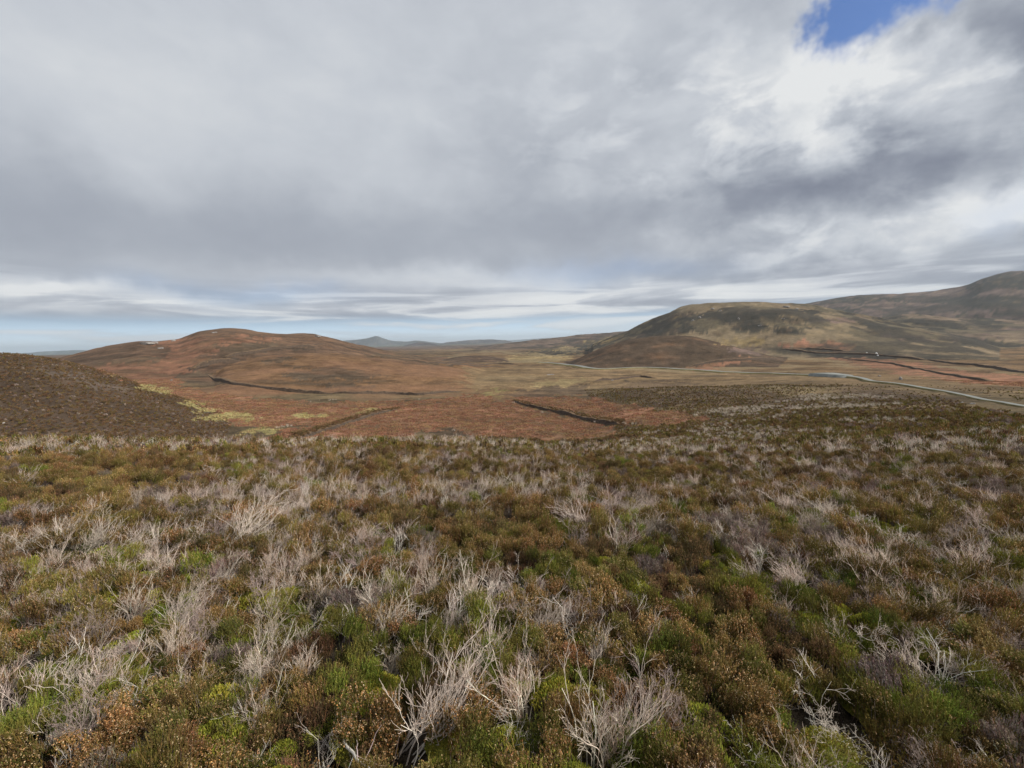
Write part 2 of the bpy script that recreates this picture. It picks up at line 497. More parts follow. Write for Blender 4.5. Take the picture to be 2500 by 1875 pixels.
# land cover: colour, outline in image pixels, only on these layers (None: any)
COVER = [
    (C_OCHRE, Z2([(480, 490), (700, 480), (1000, 490), (1250, 470), (1600, 500), (2212, 515), (2600, 535), (2600, 560), (2212, 560), (1800, 575), (1500, 600), (1150, 615), (900, 600), (600, 590)]), None),
    (C_TAN, Z2([(-200, 560), (300, 560), (700, 600), (1150, 615), (1500, 600), (1560, 640), (1250, 660), (1100, 690), (900, 640), (500, 640), (0, 640)]), None),
    ((0.25, 0.185, 0.09), Z2([(1050, 430), (1200, 400), (1330, 370), (1500, 350), (1640, 310), (1780, 290), (1700, 330), (1600, 365), (1460, 410), (1440, 445), (1250, 455), (1100, 445)]), None),
    ((0.23, 0.175, 0.088), Z2([(1180, 590), (1350, 560), (1480, 550), (1560, 560), (1480, 585), (1250, 603)]), None),
    (C_SLATE, Z2([(1200, 400), (1320, 380), (1460, 375), (1480, 395), (1300, 412)]), None),
    (C_SLATE, Z2([(1470, 380), (1560, 350), (1640, 340), (1600, 375), (1500, 410)]), None),
    (C_RUST, [(540, 952), (640, 925), (760, 895), (850, 880), (960, 868), (1060, 870), (1110, 868), (1180, 890), (1260, 908), (1320, 920), (1330, 945), (1200, 957), (1060, 950), (980, 930), (900, 932), (820, 950), (690, 960)], None),
    (C_RUST, [(1110, 862), (1180, 855), (1290, 860), (1380, 878), (1480, 893), (1540, 905), (1460, 918), (1340, 916), (1240, 892), (1150, 874)], None),
    (C_RUST, [(205, 790), (300, 778), (400, 772), (440, 780), (420, 800), (375, 822), (400, 840), (470, 848), (560, 862), (700, 872), (850, 866), (960, 858), (1060, 853), (1070, 875), (930, 878), (800, 896), (650, 918), (540, 925), (490, 905), (430, 872), (360, 848), (290, 825)], None),
    (C_RUST, [(200, 788), (330, 778), (380, 750), (480, 738), (560, 728), (620, 736), (520, 750), (430, 768), (360, 782)], None),
    (C_RUST, [(300, 742), (420, 730), (520, 726), (600, 731), (480, 740), (380, 750)], None),
    (C_RUST, [(1690, 745), (1750, 737), (1830, 742), (1872, 757), (1800, 755), (1740, 752)], None),
    (C_RUST, [(1800, 775), (1850, 772), (1950, 782), (2100, 800), (2260, 818), (2260, 838), (2100, 826), (1980, 812), (1870, 792)], None),
    (C_RUST, [(1470, 797), (1560, 780), (1620, 770), (1610, 780), (1530, 800)], None),
    ((0.172, 0.100, 0.052), [(462, 808), (560, 775), (700, 768), (850, 772), (960, 785), (1000, 800), (1000, 838), (900, 846), (700, 846), (560, 834)], None),
    (C_YEL, Z1([(850, 720), (920, 725), (1010, 750), (1000, 766), (920, 758), (855, 738)]), None),
    (C_YEL, Z1([(1065, 808), (1150, 815), (1200, 845), (1290, 860), (1300, 880), (1200, 886), (1150, 855)]), None),
    (C_YEL, Z1([(1170, 910), (1280, 905), (1400, 870), (1440, 890), (1540, 915), (1500, 932), (1380, 918), (1200, 928)]), None),
    (C_YEL, Z1([(1470, 998), (1560, 955), (1650, 985), (1640, 1003), (1480, 1010)]), None),
    (C_YEL, Z1([(1740, 900), (1850, 882), (1950, 895), (1860, 917)]), None),
    (C_YEL, Z2([(140, 755), (180, 735), (300, 735), (430, 730), (330, 745), (200, 760)]), None),
    ((0.2, 0.17, 0.07), Z2([(930, 640), (980, 615), (1060, 620), (1000, 640), (1030, 660), (960, 665)]), None),
    (C_DARK, Z1([(1040, 640), (1150, 620), (1260, 640), (1380, 700), (1300, 720), (1150, 700), (1080, 690)]), None),
    (C_DARK, Z1([(520, 580), (700, 560), (900, 545), (1050, 560), (900, 580), (700, 590)]), None),
    (C_DARK, Z1([(1260, 490), (1450, 460), (1650, 440), (1750, 460), (1600, 495), (1350, 515)]), None),
    (C_DARK, Z1([(1560, 575), (1700, 545), (1800, 545), (1700, 575), (1600, 590)]), None),
    (C_DARK, Z1([(1700, 650), (1850, 610), (2050, 610), (2300, 640), (2250, 680), (2000, 670), (1800, 690)]), None),
    (C_DARK, Z2([(230, 400), (330, 395), (500, 400), (640, 440), (740, 470), (560, 475), (380, 450), (250, 420)]), None),
    (C_DARK, Z2([(0, 585), (150, 575), (300, 590), (200, 610), (0, 605)]), None),
    (C_DARK, Z2([(1050, 640), (1250, 605), (1560, 590), (1620, 650), (1400, 650), (1200, 668), (1120, 660)]), None),
    (C_DARK, Z2([(500, 920), (600, 870), (740, 850), (860, 890), (960, 925), (900, 980), (700, 940)]), None),
    ((0.07, 0.052, 0.038), [(1340, 726), (1380, 708), (1440, 684), (1490, 672), (1530, 690), (1500, 715), (1440, 724)], None),
    ((0.055, 0.040, 0.029), [(410, 800), (445, 789), (470, 783), (518, 780), (518, 776), (466, 778), (440, 784), (404, 797)], None),
    ((0.06, 0.044, 0.031), [(470, 776), (550, 763), (612, 755), (690, 751), (690, 746), (612, 748), (550, 756), (466, 772)], None),
    (C_SLATE, Z3([(430, 400), (540, 400), (640, 440), (720, 480), (640, 520), (500, 520), (430, 470)]), None),
    (C_SLATE, Z3([(180, 440), (290, 420), (320, 450), (220, 465)]), None),
    (C_SLATE, Z3([(-100, 510), (0, 490), (200, 420), (380, 400), (420, 440), (330, 510), (0, 525)]), None),
    (C_SLATE, Z3([(720, 370), (900, 380), (1180, 370), (1240, 400), (1100, 415), (900, 400), (760, 390)]), None),
    (C_SLATE, Z3([(540, 410), (700, 400), (800, 440), (960, 480), (900, 500), (740, 480)]), None),
    (C_SLATE, Z3([(740, 490), (880, 500), (900, 525), (720, 528)]), None),
    (C_SLATE, Z3([(1240, 460), (1300, 430), (1500, 425), (1700, 440), (1880, 480), (1800, 515), (1500, 505), (1300, 490)]), None),
    (C_SLATE, Z3([(980, 335), (1100, 310), (1300, 300), (1400, 310), (1480, 335), (1300, 345), (1050, 345)]), None),
    (C_SLATE, Z3([(1780, 400), (1950, 420), (2160, 470), (2100, 488), (1950, 462)]), None),
    (C_SLATE, Z3([(1650, 325), (1900, 305), (2260, 310), (2260, 362), (1900, 372), (1720, 350)]), None),
    (C_SLATE, Z3([(1950, 390), (2260, 395), (2260, 414), (2000, 407)]), None),
    (C_SLATE, Z3([(1840, 255), (2000, 190), (2100, 170), (2300, 150), (2300, 262)]), None),
    (C_SLATE, Z3([(900, 440), (950, 425), (1000, 440), (940, 455)]), None),
    (C_PURP, Z3([(1250, 545), (1500, 530), (1900, 520), (2260, 480), (2260, 560), (1900, 560), (1600, 575), (1400, 560)]), None),
    (C_SLATE, Z3([(1740, 575), (1900, 555), (2100, 570), (2260, 590), (2100, 605), (1900, 590)]), None),
    (C_PURP, Z3([(960, 440), (1200, 420), (1250, 440), (1100, 470), (950, 470)]), None),
    (C_PEAT, Z3([(850, 630), (1000, 640), (1200, 645), (1350, 640), (1500, 660), (1500, 682), (1250, 676), (1000, 662)]), None),
    (C_PEAT, Z3([(960, 612), (1150, 628), (1140, 637), (1000, 626)]), None),
    (C_DARK, Z3([(-250, 820), (0, 815), (250, 835), (520, 850), (760, 885), (950, 930), (850, 965), (400, 968), (0, 962), (-200, 900)]), None),
    (C_DARK, Z3([(1050, 860), (1500, 865), (1750, 900), (1900, 960), (1500, 960), (1200, 900)]), None),
    (C_PURP, Z3([(440, 620), (600, 600), (640, 640), (500, 660)]), None),
    ((0.20, 0.145, 0.07), Z3([(380, 560), (560, 545), (660, 560), (600, 600), (450, 590)]), None),
]


def cover(P, lay):
    """land cover colour at points of the ground, from outlines traced in image pixels, with ragged edges"""
    X, Y = P[:, 0], P[:, 1]
    r = np.hypot(X, Y)
    sc = np.maximum(r, 1.0)
    ph = np.arctan2(X, Y)
    lr = np.log(sc)
    px, py = shown(P)
    n_a = fbm(ph * 50, lr * 22, 71, 4, 0.65)
    n_b = fbm(ph * 50, lr * 22, 91, 4, 0.65)
    j_a = rng.normal(0, 1, len(P))
    j_b = rng.normal(0, 1, len(P))
    wx = px + n_a * 42 + j_a * 2.5
    wy = py + n_b * 9 + j_b * 0.8
    col = np.empty((len(P), 3))
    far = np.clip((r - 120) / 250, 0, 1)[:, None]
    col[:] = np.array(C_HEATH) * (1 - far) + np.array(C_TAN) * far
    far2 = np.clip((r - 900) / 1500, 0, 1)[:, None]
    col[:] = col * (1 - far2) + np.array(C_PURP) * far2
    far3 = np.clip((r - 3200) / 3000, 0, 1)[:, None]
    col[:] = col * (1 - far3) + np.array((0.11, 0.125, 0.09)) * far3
    names = [h[0] for h in HT]
    for k, nm in enumerate(names):
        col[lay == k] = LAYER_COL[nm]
    zone = np.zeros(len(P), int)
    for c, poly, _ in COVER:
        hit = inside(wx, wy, poly) & (r > 34)
        col[hit] = c
        zone[hit] = 1 if c == C_RUST else (2 if c == C_YEL else 4 if c == C_OCHRE else (3 if c == C_PEAT else 0))
    far_field = (r > 34) & (lay != names.index('shoulder'))
    # drier and wetter streaks along the slope
    st = fbm(X / 26 + 3, Y / 9, 15, 4, 0.6)
    st2 = fbm(X / 130, Y / 60, 25, 4, 0.6)
    k1 = np.clip(st * 2.2, -1, 1)[:, None] * np.where(far_field, 1, 0.45)[:, None]
    k2 = np.clip(st2 * 2.0, -1, 1)[:, None] * np.where(far_field, 1, 0.2)[:, None]
    st3 = fbm(ph * 46 + 3, lr * 60, 35, 5, 0.62)
    k3 = np.clip(st3 * 2.2, -1, 1)[:, None] * np.where(far_field, 1, 0.3)[:, None]
    col = col * (1 + 0.26 * k1 + 0.20 * k2 + 0.30 * k3)
    t = (np.clip(st - 0.12, 0, 1) * 1.5 * far_field)[:, None] * (zone != 3)[:, None]
    dry = np.where(np.isin(lay, [names.index(q) for q in ('twin', 'apron', 'cone', 'knoll')])[:, None] | (zone == 1)[:, None], np.array([[0.20, 0.108, 0.058]]), np.array([[0.20, 0.142, 0.072]]))
    col = col * (1 - 0.6 * t) + dry * 0.6 * t
    t = (np.clip(-st - 0.14, 0, 1) * 1.8 * far_field)[:, None] * (zone != 3)[:, None]
    col = col * (1 - 0.8 * t) + np.array(C_DARK) * 0.8 * t
    hill = np.isin(lay, [names.index(q) for q in ('crag', 'swell', 'fell', 'dale')])
    dk = np.clip((fbm(X / 60 + 2, Y / 95 + 5, 45, 6, 0.6) - 0.01) * 9, 0, 1)
    bands = np.clip((fbm(ph * 14, lr * 16, 47, 6, 0.6) - 0.10) * 8, 0, 1) * np.clip((r - 480) / 250, 0, 1) * (lay < 0)
    t = (np.maximum(dk * hill, bands * .8) * np.where(lay == names.index('crag'), .85, .7) * (r < 3500))[:, None]
    col = col * (1 - t) + np.array(C_SLATE) * t
    pale = np.clip((fbm(X / 48 + 7, Y / 80, 49, 6, 0.62) - 0.12) * 7, 0, 1) * np.where(lay < 0, np.clip((r - 190) / 120, 0, 1) * np.clip((px - 850) / 200, 0, 1), np.clip((r - 480) / 250, 0, 1)) * (r < 3500) * (zone != 1) * ((lay < 0) | np.isin(lay, [names.index(q) for q in ('crag', 'swell')]))
    t = pale[:, None] * np.where(lay < 0, .6, .32)[:, None]
    col = col * (1 - t) + np.array((0.235, 0.185, 0.108)) * t
    t = (np.clip((fbm(X / 9 + 3, Y / 6, 57, 4, 0.6) - .08) * 6, 0, 1) * (zone == 1) * .55)[:, None]
    col = col * (1 - t) + np.array((0.135, 0.090, 0.052)) * t
    # peaty litter under the bushes close by
    t = np.clip((34 - r) / 12, 0, 1)[:, None]
    col = col * (1 - t) + np.array((0.052, 0.040, 0.027)) * (1 + .4 * k1) * t
    col[(zone == 1) & (lay == names.index('twin'))] *= .85
    # thin rust over the valley floor beyond the bog
    t = (np.clip(fbm(X / 40, Y / 25, 55, 4, 0.6) * 3 + .15, 0, 1) * np.clip((r - 100) / 60, 0, 1) * np.clip((420 - r) / 150, 0, 1) * ((lay < 0) | (lay == names.index('apron'))) * (zone < 2) * np.where(lay < 0, np.clip((1250 - px) / 300, .15, 1), 1))[:, None]
    col = col * (1 - .55 * t) + np.array((0.21, 0.115, 0.068)) * .55 * t
    # pale bleached stripe of dead heather along the shoulder
    a = np.array(Z1([(170, 610), (400, 650), (600, 710), (760, 745)]))
    yy = np.interp(wx, a[:, 0], a[:, 1])
    s = (lay == names.index('shoulder')) & (wx > 60) & (wx < 275) & (np.abs(wy - yy) < 7)
    col[s] = col[s] * 0.5 + np.array((0.17, 0.135, 0.11)) * 0.5
    return np.clip(col, 0.008, 0.7), zone


# ------------------------------------------------------------------ materials
def new_mat(name):
    mt = bpy.data.materials.new(name)
    mt.use_nodes = True
    t = NT(mt.node_tree)
    t.n.clear()
    return mt, t


def finish(t, col, rough=0.9, spec=0.15, bump=None, bs=0.5, bd=0.05, trans=0.0):
    p = t.node('ShaderNodeBsdfPrincipled')
    t.put(p.inputs['Base Color'], col if hasattr(col, 'is_output') else (*col, 1))
    t.put(p.inputs['Roughness'], rough)
    p.inputs['Specular IOR Level'].default_value = spec
    if bump is not None:
        b = t.node('ShaderNodeBump')
        b.inputs['Strength'].default_value = bs
        b.inputs['Distance'].default_value = bd
        t.put(b.inputs['Height'], bump)
        t.l.new(b.outputs[0], p.inputs['Normal'])
    o = t.node('ShaderNodeOutputMaterial')
    if trans:
        tr = t.node('ShaderNodeBsdfTranslucent')
        t.put(tr.inputs[0], col)
        mxs = t.node('ShaderNodeMixShader')
        mxs.inputs[0].default_value = trans
        t.l.new(p.outputs[0], mxs.inputs[1])
        t.l.new(tr.outputs[0], mxs.inputs[2])
        t.l.new(mxs.outputs[0], o.inputs[0])
    else:
        t.l.new(p.outputs[0], o.inputs[0])


def ground_mat():
    mt, t = new_mat('moor_ground')
    a = t.node('ShaderNodeAttribute', attribute_name='Col')
    g = t.node('ShaderNodeNewGeometry')
    pos = g.outputs['Position']
    na, _ = t.noise(pos, 9.0, 3.0, 0.7)
    nb, _ = t.noise(pos, 1.1, 5.0, 0.65)
    nc, _ = t.noise(pos, 0.16, 5.0, 0.65)
    nd, _ = t.noise(t.vmath('MULTIPLY', pos, (0.5, 1.3, 1.0)), 0.022, 6.0, 0.65)
    v = t.math('ADD', t.math('MULTIPLY', na, 0.55), t.math('MULTIPLY', nb, 0.9))
    v = t.math('ADD', v, t.math('MULTIPLY', nc, 0.8))
    v = t.math('ADD', v, t.math('MULTIPLY', nd, 0.5))
    k = t.remap(v, 0.95, 1.80, 0.45, 1.60)
    kk = t.comb(k, k, k)
    c = t.mixc(1.0, a.outputs['Color'], kk, 'MULTIPLY')
    c = t.mixc(t.remap(nb, 0.56, 0.74, 0.0, 0.35), c, (0.17, 0.115, 0.070))
    hh = t.math('ADD', t.math('MULTIPLY', na, 0.12), t.math('ADD', t.math('MULTIPLY', nb, 0.55), t.math('MULTIPLY', nc, 1.6)))
    finish(t, c, 0.95, 0.08, hh, 0.75, 0.9)
    return mt


def veg_mat(name, trans=0.2, var=0.32, hue=0.02, spec=0.12, rough=0.8):
    mt, t = new_mat(name)
    a = t.node('ShaderNodeAttribute', attribute_name='Col')
    oi = t.node('ShaderNodeObjectInfo')
    hs = t.node('ShaderNodeHueSaturation')
    t.put(hs.inputs['Hue'], t.remap(oi.outputs['Random'], 0, 1, 0.5 - hue, 0.5 + hue))
    r2 = t.math('FRACT', t.math('MULTIPLY', oi.outputs['Random'], 7.31))
    t.put(hs.inputs['Value'], t.remap(r2, 0, 1, 1 - var, 1 + var))
    t.put(hs.inputs['Color'], a.outputs['Color'])
    finish(t, hs.outputs[0], rough, spec, trans=trans)
    return mt


def flat_mat(name, c1, c2, scale, rough=0.85, bs=0.4, bd=0.03, spec=0.2):
    mt, t = new_mat(name)
    g = t.node('ShaderNodeNewGeometry')
    n, _ = t.noise(g.outputs['Position'], scale, 6.0, 0.65)
    finish(t, t.mixc(t.remap(n, 0.35, 0.68), c1, c2), rough, spec, n, bs, bd)
    return mt


M_GROUND = ground_mat()
M_LEAF = veg_mat('heather_leaf', 0.12, 0.38)
M_FLOWER = veg_mat('dry_flower', 0.25, 0.22, 0.015)
M_WOOD = veg_mat('heather_stem', 0.0, 0.25, 0.01)
M_DEAD = veg_mat('bleached_wood', 0.0, 0.20, 0.012, 0.2, 0.75)
M_MOSS = veg_mat('bog_moss', 0.25, 0.15, 0.015)
M_GRASS = veg_mat('bog_grass', 0.2, 0.3, 0.012)
M_ROAD = flat_mat('worn_tarmac', (0.16, 0.17, 0.155), (0.27, 0.275, 0.25), 0.5, 0.85)
M_ROCK = flat_mat('quartzite', (0.19, 0.175, 0.16), (0.36, 0.335, 0.31), 0.9, 0.85, 0.6, 0.2)
M_PEAT = flat_mat('cut_peat', (0.040, 0.029, 0.022), (0.12, 0.084, 0.058), 1.6, 0.9, 0.8, 0.15)
M_PEATTOP = flat_mat('peat_bank_turf', (0.085, 0.060, 0.036), (0.20, 0.125, 0.07), 1.2, 0.95, 0.8, 0.2)
M_BAG = flat_mat('white_plastic', (0.72, 0.72, 0.70), (0.80, 0.80, 0.79), 6.0, 0.45, 0.3, 0.05)


def M_water():
    mt, t = new_mat('pool_water')
    finish(t, (0.03, 0.03, 0.025), 0.08, 0.5)
    return mt


M_WATER = M_water()


# ------------------------------------------------------------------ objects
def tag(o, label=None, cat=None, group=None, kind=None):
    if label:
        o['label'] = label
    if cat:
        o['category'] = cat
    if group:
        o['group'] = group
    if kind:
        o['kind'] = kind
    return o


def mesh_np(name, V, Fc, cols=None, mats=(), midx=None, smooth=False):
    """V (n,3); Fc list of face arrays (k,3) or (k,4)"""
    me = bpy.data.meshes.new(name)
    V = np.asarray(V, np.float32)
    faces = [np.asarray(f, np.int32) for f in Fc if len(f)]
    loops = np.concatenate([f.ravel() for f in faces])
    sizes = np.concatenate([np.full(len(f), f.shape[1], np.int32) for f in faces])
    me.vertices.add(len(V))
    me.vertices.foreach_set('co', V.ravel())
    me.loops.add(len(loops))
    me.loops.foreach_set('vertex_index', loops)
    me.polygons.add(len(sizes))
    starts = np.concatenate([[0], np.cumsum(sizes)[:-1]]).astype(np.int32)
    me.polygons.foreach_set('loop_start', starts)
    if midx is not None:
        me.polygons.foreach_set('material_index', np.asarray(midx, np.int32))
    if smooth:
        me.polygons.foreach_set('use_smooth', np.ones(len(sizes), bool))
    for mm in mats:
        me.materials.append(mm)
    if cols is not None:
        at_ = me.attributes.new('Col', 'FLOAT_COLOR', 'POINT')
        rgba = np.ones((len(V), 4), np.float32)
        rgba[:, :3] = cols
        at_.data.foreach_set('color', rgba.ravel())
    me.update(calc_edges=True)
    return me


def link(name, me, parent=None, loc=None):
    o = bpy.data.objects.new(name, me)
    COL.objects.link(o)
    if parent:
        o.parent = parent
    if loc is not None:
        o.location = loc
    return o


# ------------------------------------------------------------------ the ground and the hills
fr = np.linspace(-R(66), R(66), 820)
bk = np.linspace(R(66), 2 * math.pi - R(66), 66)[1:-1]
PHI = np.concatenate([fr, bk])
RAD = np.concatenate([np.exp(np.linspace(math.log(0.6), math.log(4200), 560)), np.exp(np.linspace(math.log(4350), math.log(25000), 60))])
gp, gr = np.meshgrid(PHI, RAD, indexing='ij')
GX, GY = gr * np.sin(gp), gr * np.cos(gp)
GZ, GL = height(GX.ravel(), GY.ravel(), True)
PV = np.stack([GX.ravel(), GY.ravel(), GZ], 1)
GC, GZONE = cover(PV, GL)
nP, nR = len(PHI), len(RAD)
ii, jj = np.meshgrid(np.arange(nP), np.arange(nR - 1), indexing='ij')
i2 = (ii + 1) % nP
quads = np.stack([ii * nR + jj, ii * nR + jj + 1, i2 * nR + jj + 1, i2 * nR + jj], -1).reshape(-1, 4)
fl = GL[quads]
fl = np.sort(fl, axis=1)[:, 1]
HL = {'shoulder': 'dark heather hillside sloping down at the edge of the valley', 'twin': 'brown moorland hill with two rounded summits and pale outcrops',
      'apron': 'ochre and brown lower slope ringed by a dark peat bank', 'cone': 'dark brown heather hill rising behind the road',
      'crag': 'broad rocky hill with dark heather and pale grass streaks', 'swell': 'low dark moorland swell behind the peat cuttings',
      'fell': 'high purple brown mountain shoulder on the skyline', 'dale': 'long purple brown slope closing the far valley',
      'knoll': 'low brown knoll at the head of the valley', 'peak': 'far blue pointed hill above the lowland', 'haystack': 'small dark blue dome hill in the distance',
      'rim': 'flat topped far blue ridge', 'coast': 'faint pale blue coast line on the horizon', 'lowland': 'faint blue lowland hills beyond the dark heather slope',
      'mound': 'dark heather mound between the red bog and the road'}
for k in range(-1, len(HT)):
    q = quads[fl == k]
    if not len(q):
        continue
    used, inv_ = np.unique(q.ravel(), return_inverse=True)
    me = mesh_np('moorland' if k < 0 else 'hill', PV[used], [inv_.reshape(-1, 4)], GC[used], (M_GROUND,), smooth=True)
    o = link('moorland' if k < 0 else 'hill', me)
    tag(o, 'open brown moorland with heather slopes and a red bog basin' if k < 0 else HL[HT[k][0]], 'moorland' if k < 0 else 'hill', None, 'structure')
    if k < 0:   # close the ring under the photographer's feet
        n = nP
        Vc = np.concatenate([PV[np.arange(n) * nR], [[0, 0, 0.0]]])
        me2 = mesh_np('footing', Vc, [np.stack([np.arange(n), (np.arange(n) + 1) % n, np.full(n, n)], 1)], np.tile(C_HEATH, (n + 1, 1)), (M_GROUND,))
        tag(link('ground', me2), 'patch of heather ground at the viewpoint', 'ground', None, 'structure')


# ------------------------------------------------------------------ road
def smooth_line(pts, n):
    p = np.array(pts, float)
    p = np.vstack([2 * p[0] - p[1], p, 2 * p[-1] - p[-2]])
    out = []
    m_ = len(p) - 3
    for i in range(m_):
        a, b, c, d = p[i:i + 4]
        for t in np.linspace(0, 1, n, endpoint=(i == m_ - 1)):
            out.append(0.5 * ((2 * b) + (c - a) * t + (2 * a - 5 * b + 4 * c - d) * t * t + (3 * b - a - 3 * c + d) * t ** 3))
    return np.array(out)


def strip(path, half_w, profile, lift):
    """sweep profile [(offset across in half widths, height)] along an XY path laid on the ground"""
    tg = np.gradient(path, axis=0)
    tg /= np.linalg.norm(tg, axis=1)[:, None] + 1e-9
    nn = np.stack([-tg[:, 1], tg[:, 0]], 1)
    rows = []
    for k, (a, h) in enumerate(profile):
        q = path[:, :2] + nn * (a * half_w)[:, None]
        z = height(q[:, 0], q[:, 1])
        rows.append((q, z, h))
    zc = height(path[:, 0], path[:, 1])
    return rows, zc


road_px = [(2420, 918), (2300, 897), (2212, 879), (2130, 865), (2060, 851), (1985, 838), (1900, 827), (1860, 819), (1800, 813), (1733, 811), (1640, 808), (1560, 805.5), (1470, 800), (1400, 795.5), (1340, 797), (1290, 798), (1255, 793), (1210, 787), (1165, 784)]
road_w = [.55, .55, .55, .6, .65, .8, 1.0, 1.2, 1.6, 1.8, 2.1, 2.2, 2.3, 2.4, 2.3, 2.5, 2.7, 2.8, 2.8]
rp = np.array([at(x, y)[:2] for x, y in road_px])
RPATH = smooth_line(rp, 14)
RW = np.interp(np.linspace(0, 1, len(RPATH)), np.linspace(0, 1, len(road_w)), road_w)


def build_road():
    zs = height(RPATH[:, 0], RPATH[:, 1])
    k = np.hanning(15)
    zs = np.convolve(np.pad(zs, 7, 'edge'), k / k.sum(), 'valid') + 0.18 + np.interp(np.hypot(RPATH[:, 0], RPATH[:, 1]), [120, 220, 420], [0, .5, .8])
    tg = np.gradient(RPATH, axis=0)
    tg /= np.linalg.norm(tg, axis=1)[:, None] + 1e-9
    nn = np.stack([-tg[:, 1], tg[:, 0]], 1)
    # the road is benched: the verge falls away on both sides
    prof = [(-1.8, -1.2), (-1.25, -0.12), (-1.0, 0.0), (0.0, 0.06), (1.0, 0.0), (1.25, -0.12), (1.8, -1.2)]
    V = []
    for a, h in prof:
        q = RPATH + nn * (a * RW)[:, None]
        V.append(np.column_stack([q, zs + h]))
    V = np.array(V)
    n = len(RPATH)

    def faces(a, b):
        Fq = []
        for r_ in range(a, b):
            i = np.arange(n - 1)
            Fq.append(np.stack([r_ * n + i, r_ * n + i + 1, (r_ + 1) * n + i + 1, (r_ + 1) * n + i], 1))
        return np.concatenate(Fq)
    me = mesh_np('road', V.reshape(-1, 3), [faces(2, 4)], None, (M_ROAD,))
    rd = tag(link('road', me), 'narrow pale grey moorland road winding across the valley', 'road', None, 'structure')
    cc = np.tile((0.20, 0.165, 0.075), (n * 7, 1)) * (1 + 0.5 * fbm(np.arange(n * 7) * 0.37, np.arange(n * 7) * 0.11, 3)[:, None])
    me = mesh_np('verge', V.reshape(-1, 3), [np.concatenate([faces(0, 2), faces(4, 6)])], cc, (M_GROUND,))
    tag(link('road_verge', me), 'grassy verge along the moorland road', 'verge', None, 'structure')
    return zs


build_road()


def slab(name, outline, mat, lift, thick=0.6):
    P = np.array([at(x, y) for x, y in outline])
    c = P.mean(0)
    n = len(P)
    zz = height(P[:, 0], P[:, 1])
    top = np.column_stack([P[:, :2], zz + lift + .05])
    bot = np.column_stack([c[:2] + (P[:, :2] - c[:2]) * 1.1, zz - thick])
    zt = float(zz.mean()) + lift
    V = np.vstack([top, bot, [[c[0], c[1], zt + 0.03]]])
    i = np.arange(n)
    j = (i + 1) % n
    me = mesh_np(name, V, [np.stack([i, j, np.full(n, 2 * n)], 1), np.stack([i, i + n, j + n, j], 1)], None, (mat,))
    return link(name, me)


tag(slab('layby', [(1748, 812), (1778, 810), (1803, 810.5), (1842, 816), (1812, 816), (1780, 814)], M_ROAD, 1.15),
    'pale gravel lay-by widening the road at its bend', 'lay-by', None, 'structure')


# ------------------------------------------------------------------ peat banks
def peat_bank(px, h, wd, label, seed):
    pts = np.array([at(x, y)[:2] for x, y in px])
    path = smooth_line(pts, 16)
    n = len(path)
    s = np.arange(n)
    tg = np.gradient(path, axis=0)
    tg /= np.linalg.norm(tg, axis=1)[:, None] + 1e-9
    nn = np.stack([-tg[:, 1], tg[:, 0]], 1)
    flip = np.sign((nn * -path).sum(1).mean())      # first side of the profile looks at the viewpoint
    nn = nn * flip
    end = np.clip(np.minimum(s, n - 1 - s) / (0.10 * n), 0.12, 1)
    h, wd = h * .58, wd * .75
    hh = h * end * (1 + 0.45 * fbm(s * 0.16, s * 0 + seed, seed, 3))
    ww = wd * (0.5 + 0.5 * end) * (1 + 0.35 * fbm(s * 0.15, s * 0 + seed + 5, seed + 1, 3))
    prof = [(0.75, -0.5), (0.55, 0.05), (0.42, 0.75), (0.34, 1.0), (0.0, 1.1), (-0.4, 0.8), (-1.0, 0.2), (-1.3, -0.5)]
    zc = height(path[:, 0], path[:, 1])
    V = []
    for k, (a, q) in enumerate(prof):
        jit = 1 + 0.22 * fbm(s * 0.5, s * 0 + k * 3.1, seed + 7, 2)
        xy = path + nn * (a * ww * jit)[:, None]
        zz = height(xy[:, 0], xy[:, 1])
        V.append(np.column_stack([xy, np.minimum(zz, zc + 0.4) + q * hh * (1 + 0.25 * fbm(s * 0.7, s * 0 + k, seed + 9, 2))]))
    V = np.array(V)

    def faces(a, b):
        i = np.arange(n - 1)
        return np.concatenate([np.stack([r_ * n + i, r_ * n + i + 1, (r_ + 1) * n + i + 1, (r_ + 1) * n + i], 1) for r_ in range(a, b)])
    e = bpy.data.objects.new('peat_bank', None)
    COL.objects.link(e)
    c = V.reshape(-1, 3).mean(0)
    e.location = c
    tag(e, label, 'peat bank', 'dark peat banks across the moor')
    Vl = V.reshape(-1, 3) - c
    link('cut_face', mesh_np('cut_face', Vl, [faces(0, 3)], None, (M_PEAT,)), e)
    link('turf_top', mesh_np('turf_top', Vl, [faces(3, 7)], None, (M_PEATTOP,)), e)
    BANKS.append((path, hh, nn, ww))


BANKS = []
peat_bank([(450, 809), (486, 823), (540, 834), (612, 843), (666, 849), (720, 850)], 1.5, 2.6, 'dark peat bank curving round the foot of the ochre slope', 1)
peat_bank([(716, 849), (770, 850), (816, 850), (860, 851), (906, 853), (950, 848), (996, 845)], 1.3, 2.6, 'dark peat bank running straight along the red bog below the slope', 2)
peat_bank([(418, 797), (436, 791), (452, 786), (468, 782), (518, 779)], 3.2, 5.0, 'short dark peat bank climbing towards the twin summits', 3)
peat_bank([(1109, 866), (1130, 874), (1158, 881), (1212, 892), (1266, 906), (1320, 916), (1344, 918)], 1.15, 2.2, 'bold dark peat bank slanting across the red bog', 4)
peat_bank([(640, 947), (668, 938), (700, 929), (740, 917), (770, 907), (815, 894), (865, 882)], 0.8, 2.0, 'greyish low peat bank crossing the red bog near the yellow patches', 5)
peat_bank([(1050, 951), (1104, 956), (1176, 960)], 0.9, 1.4, 'short peat bank at the near edge of the bog', 6)
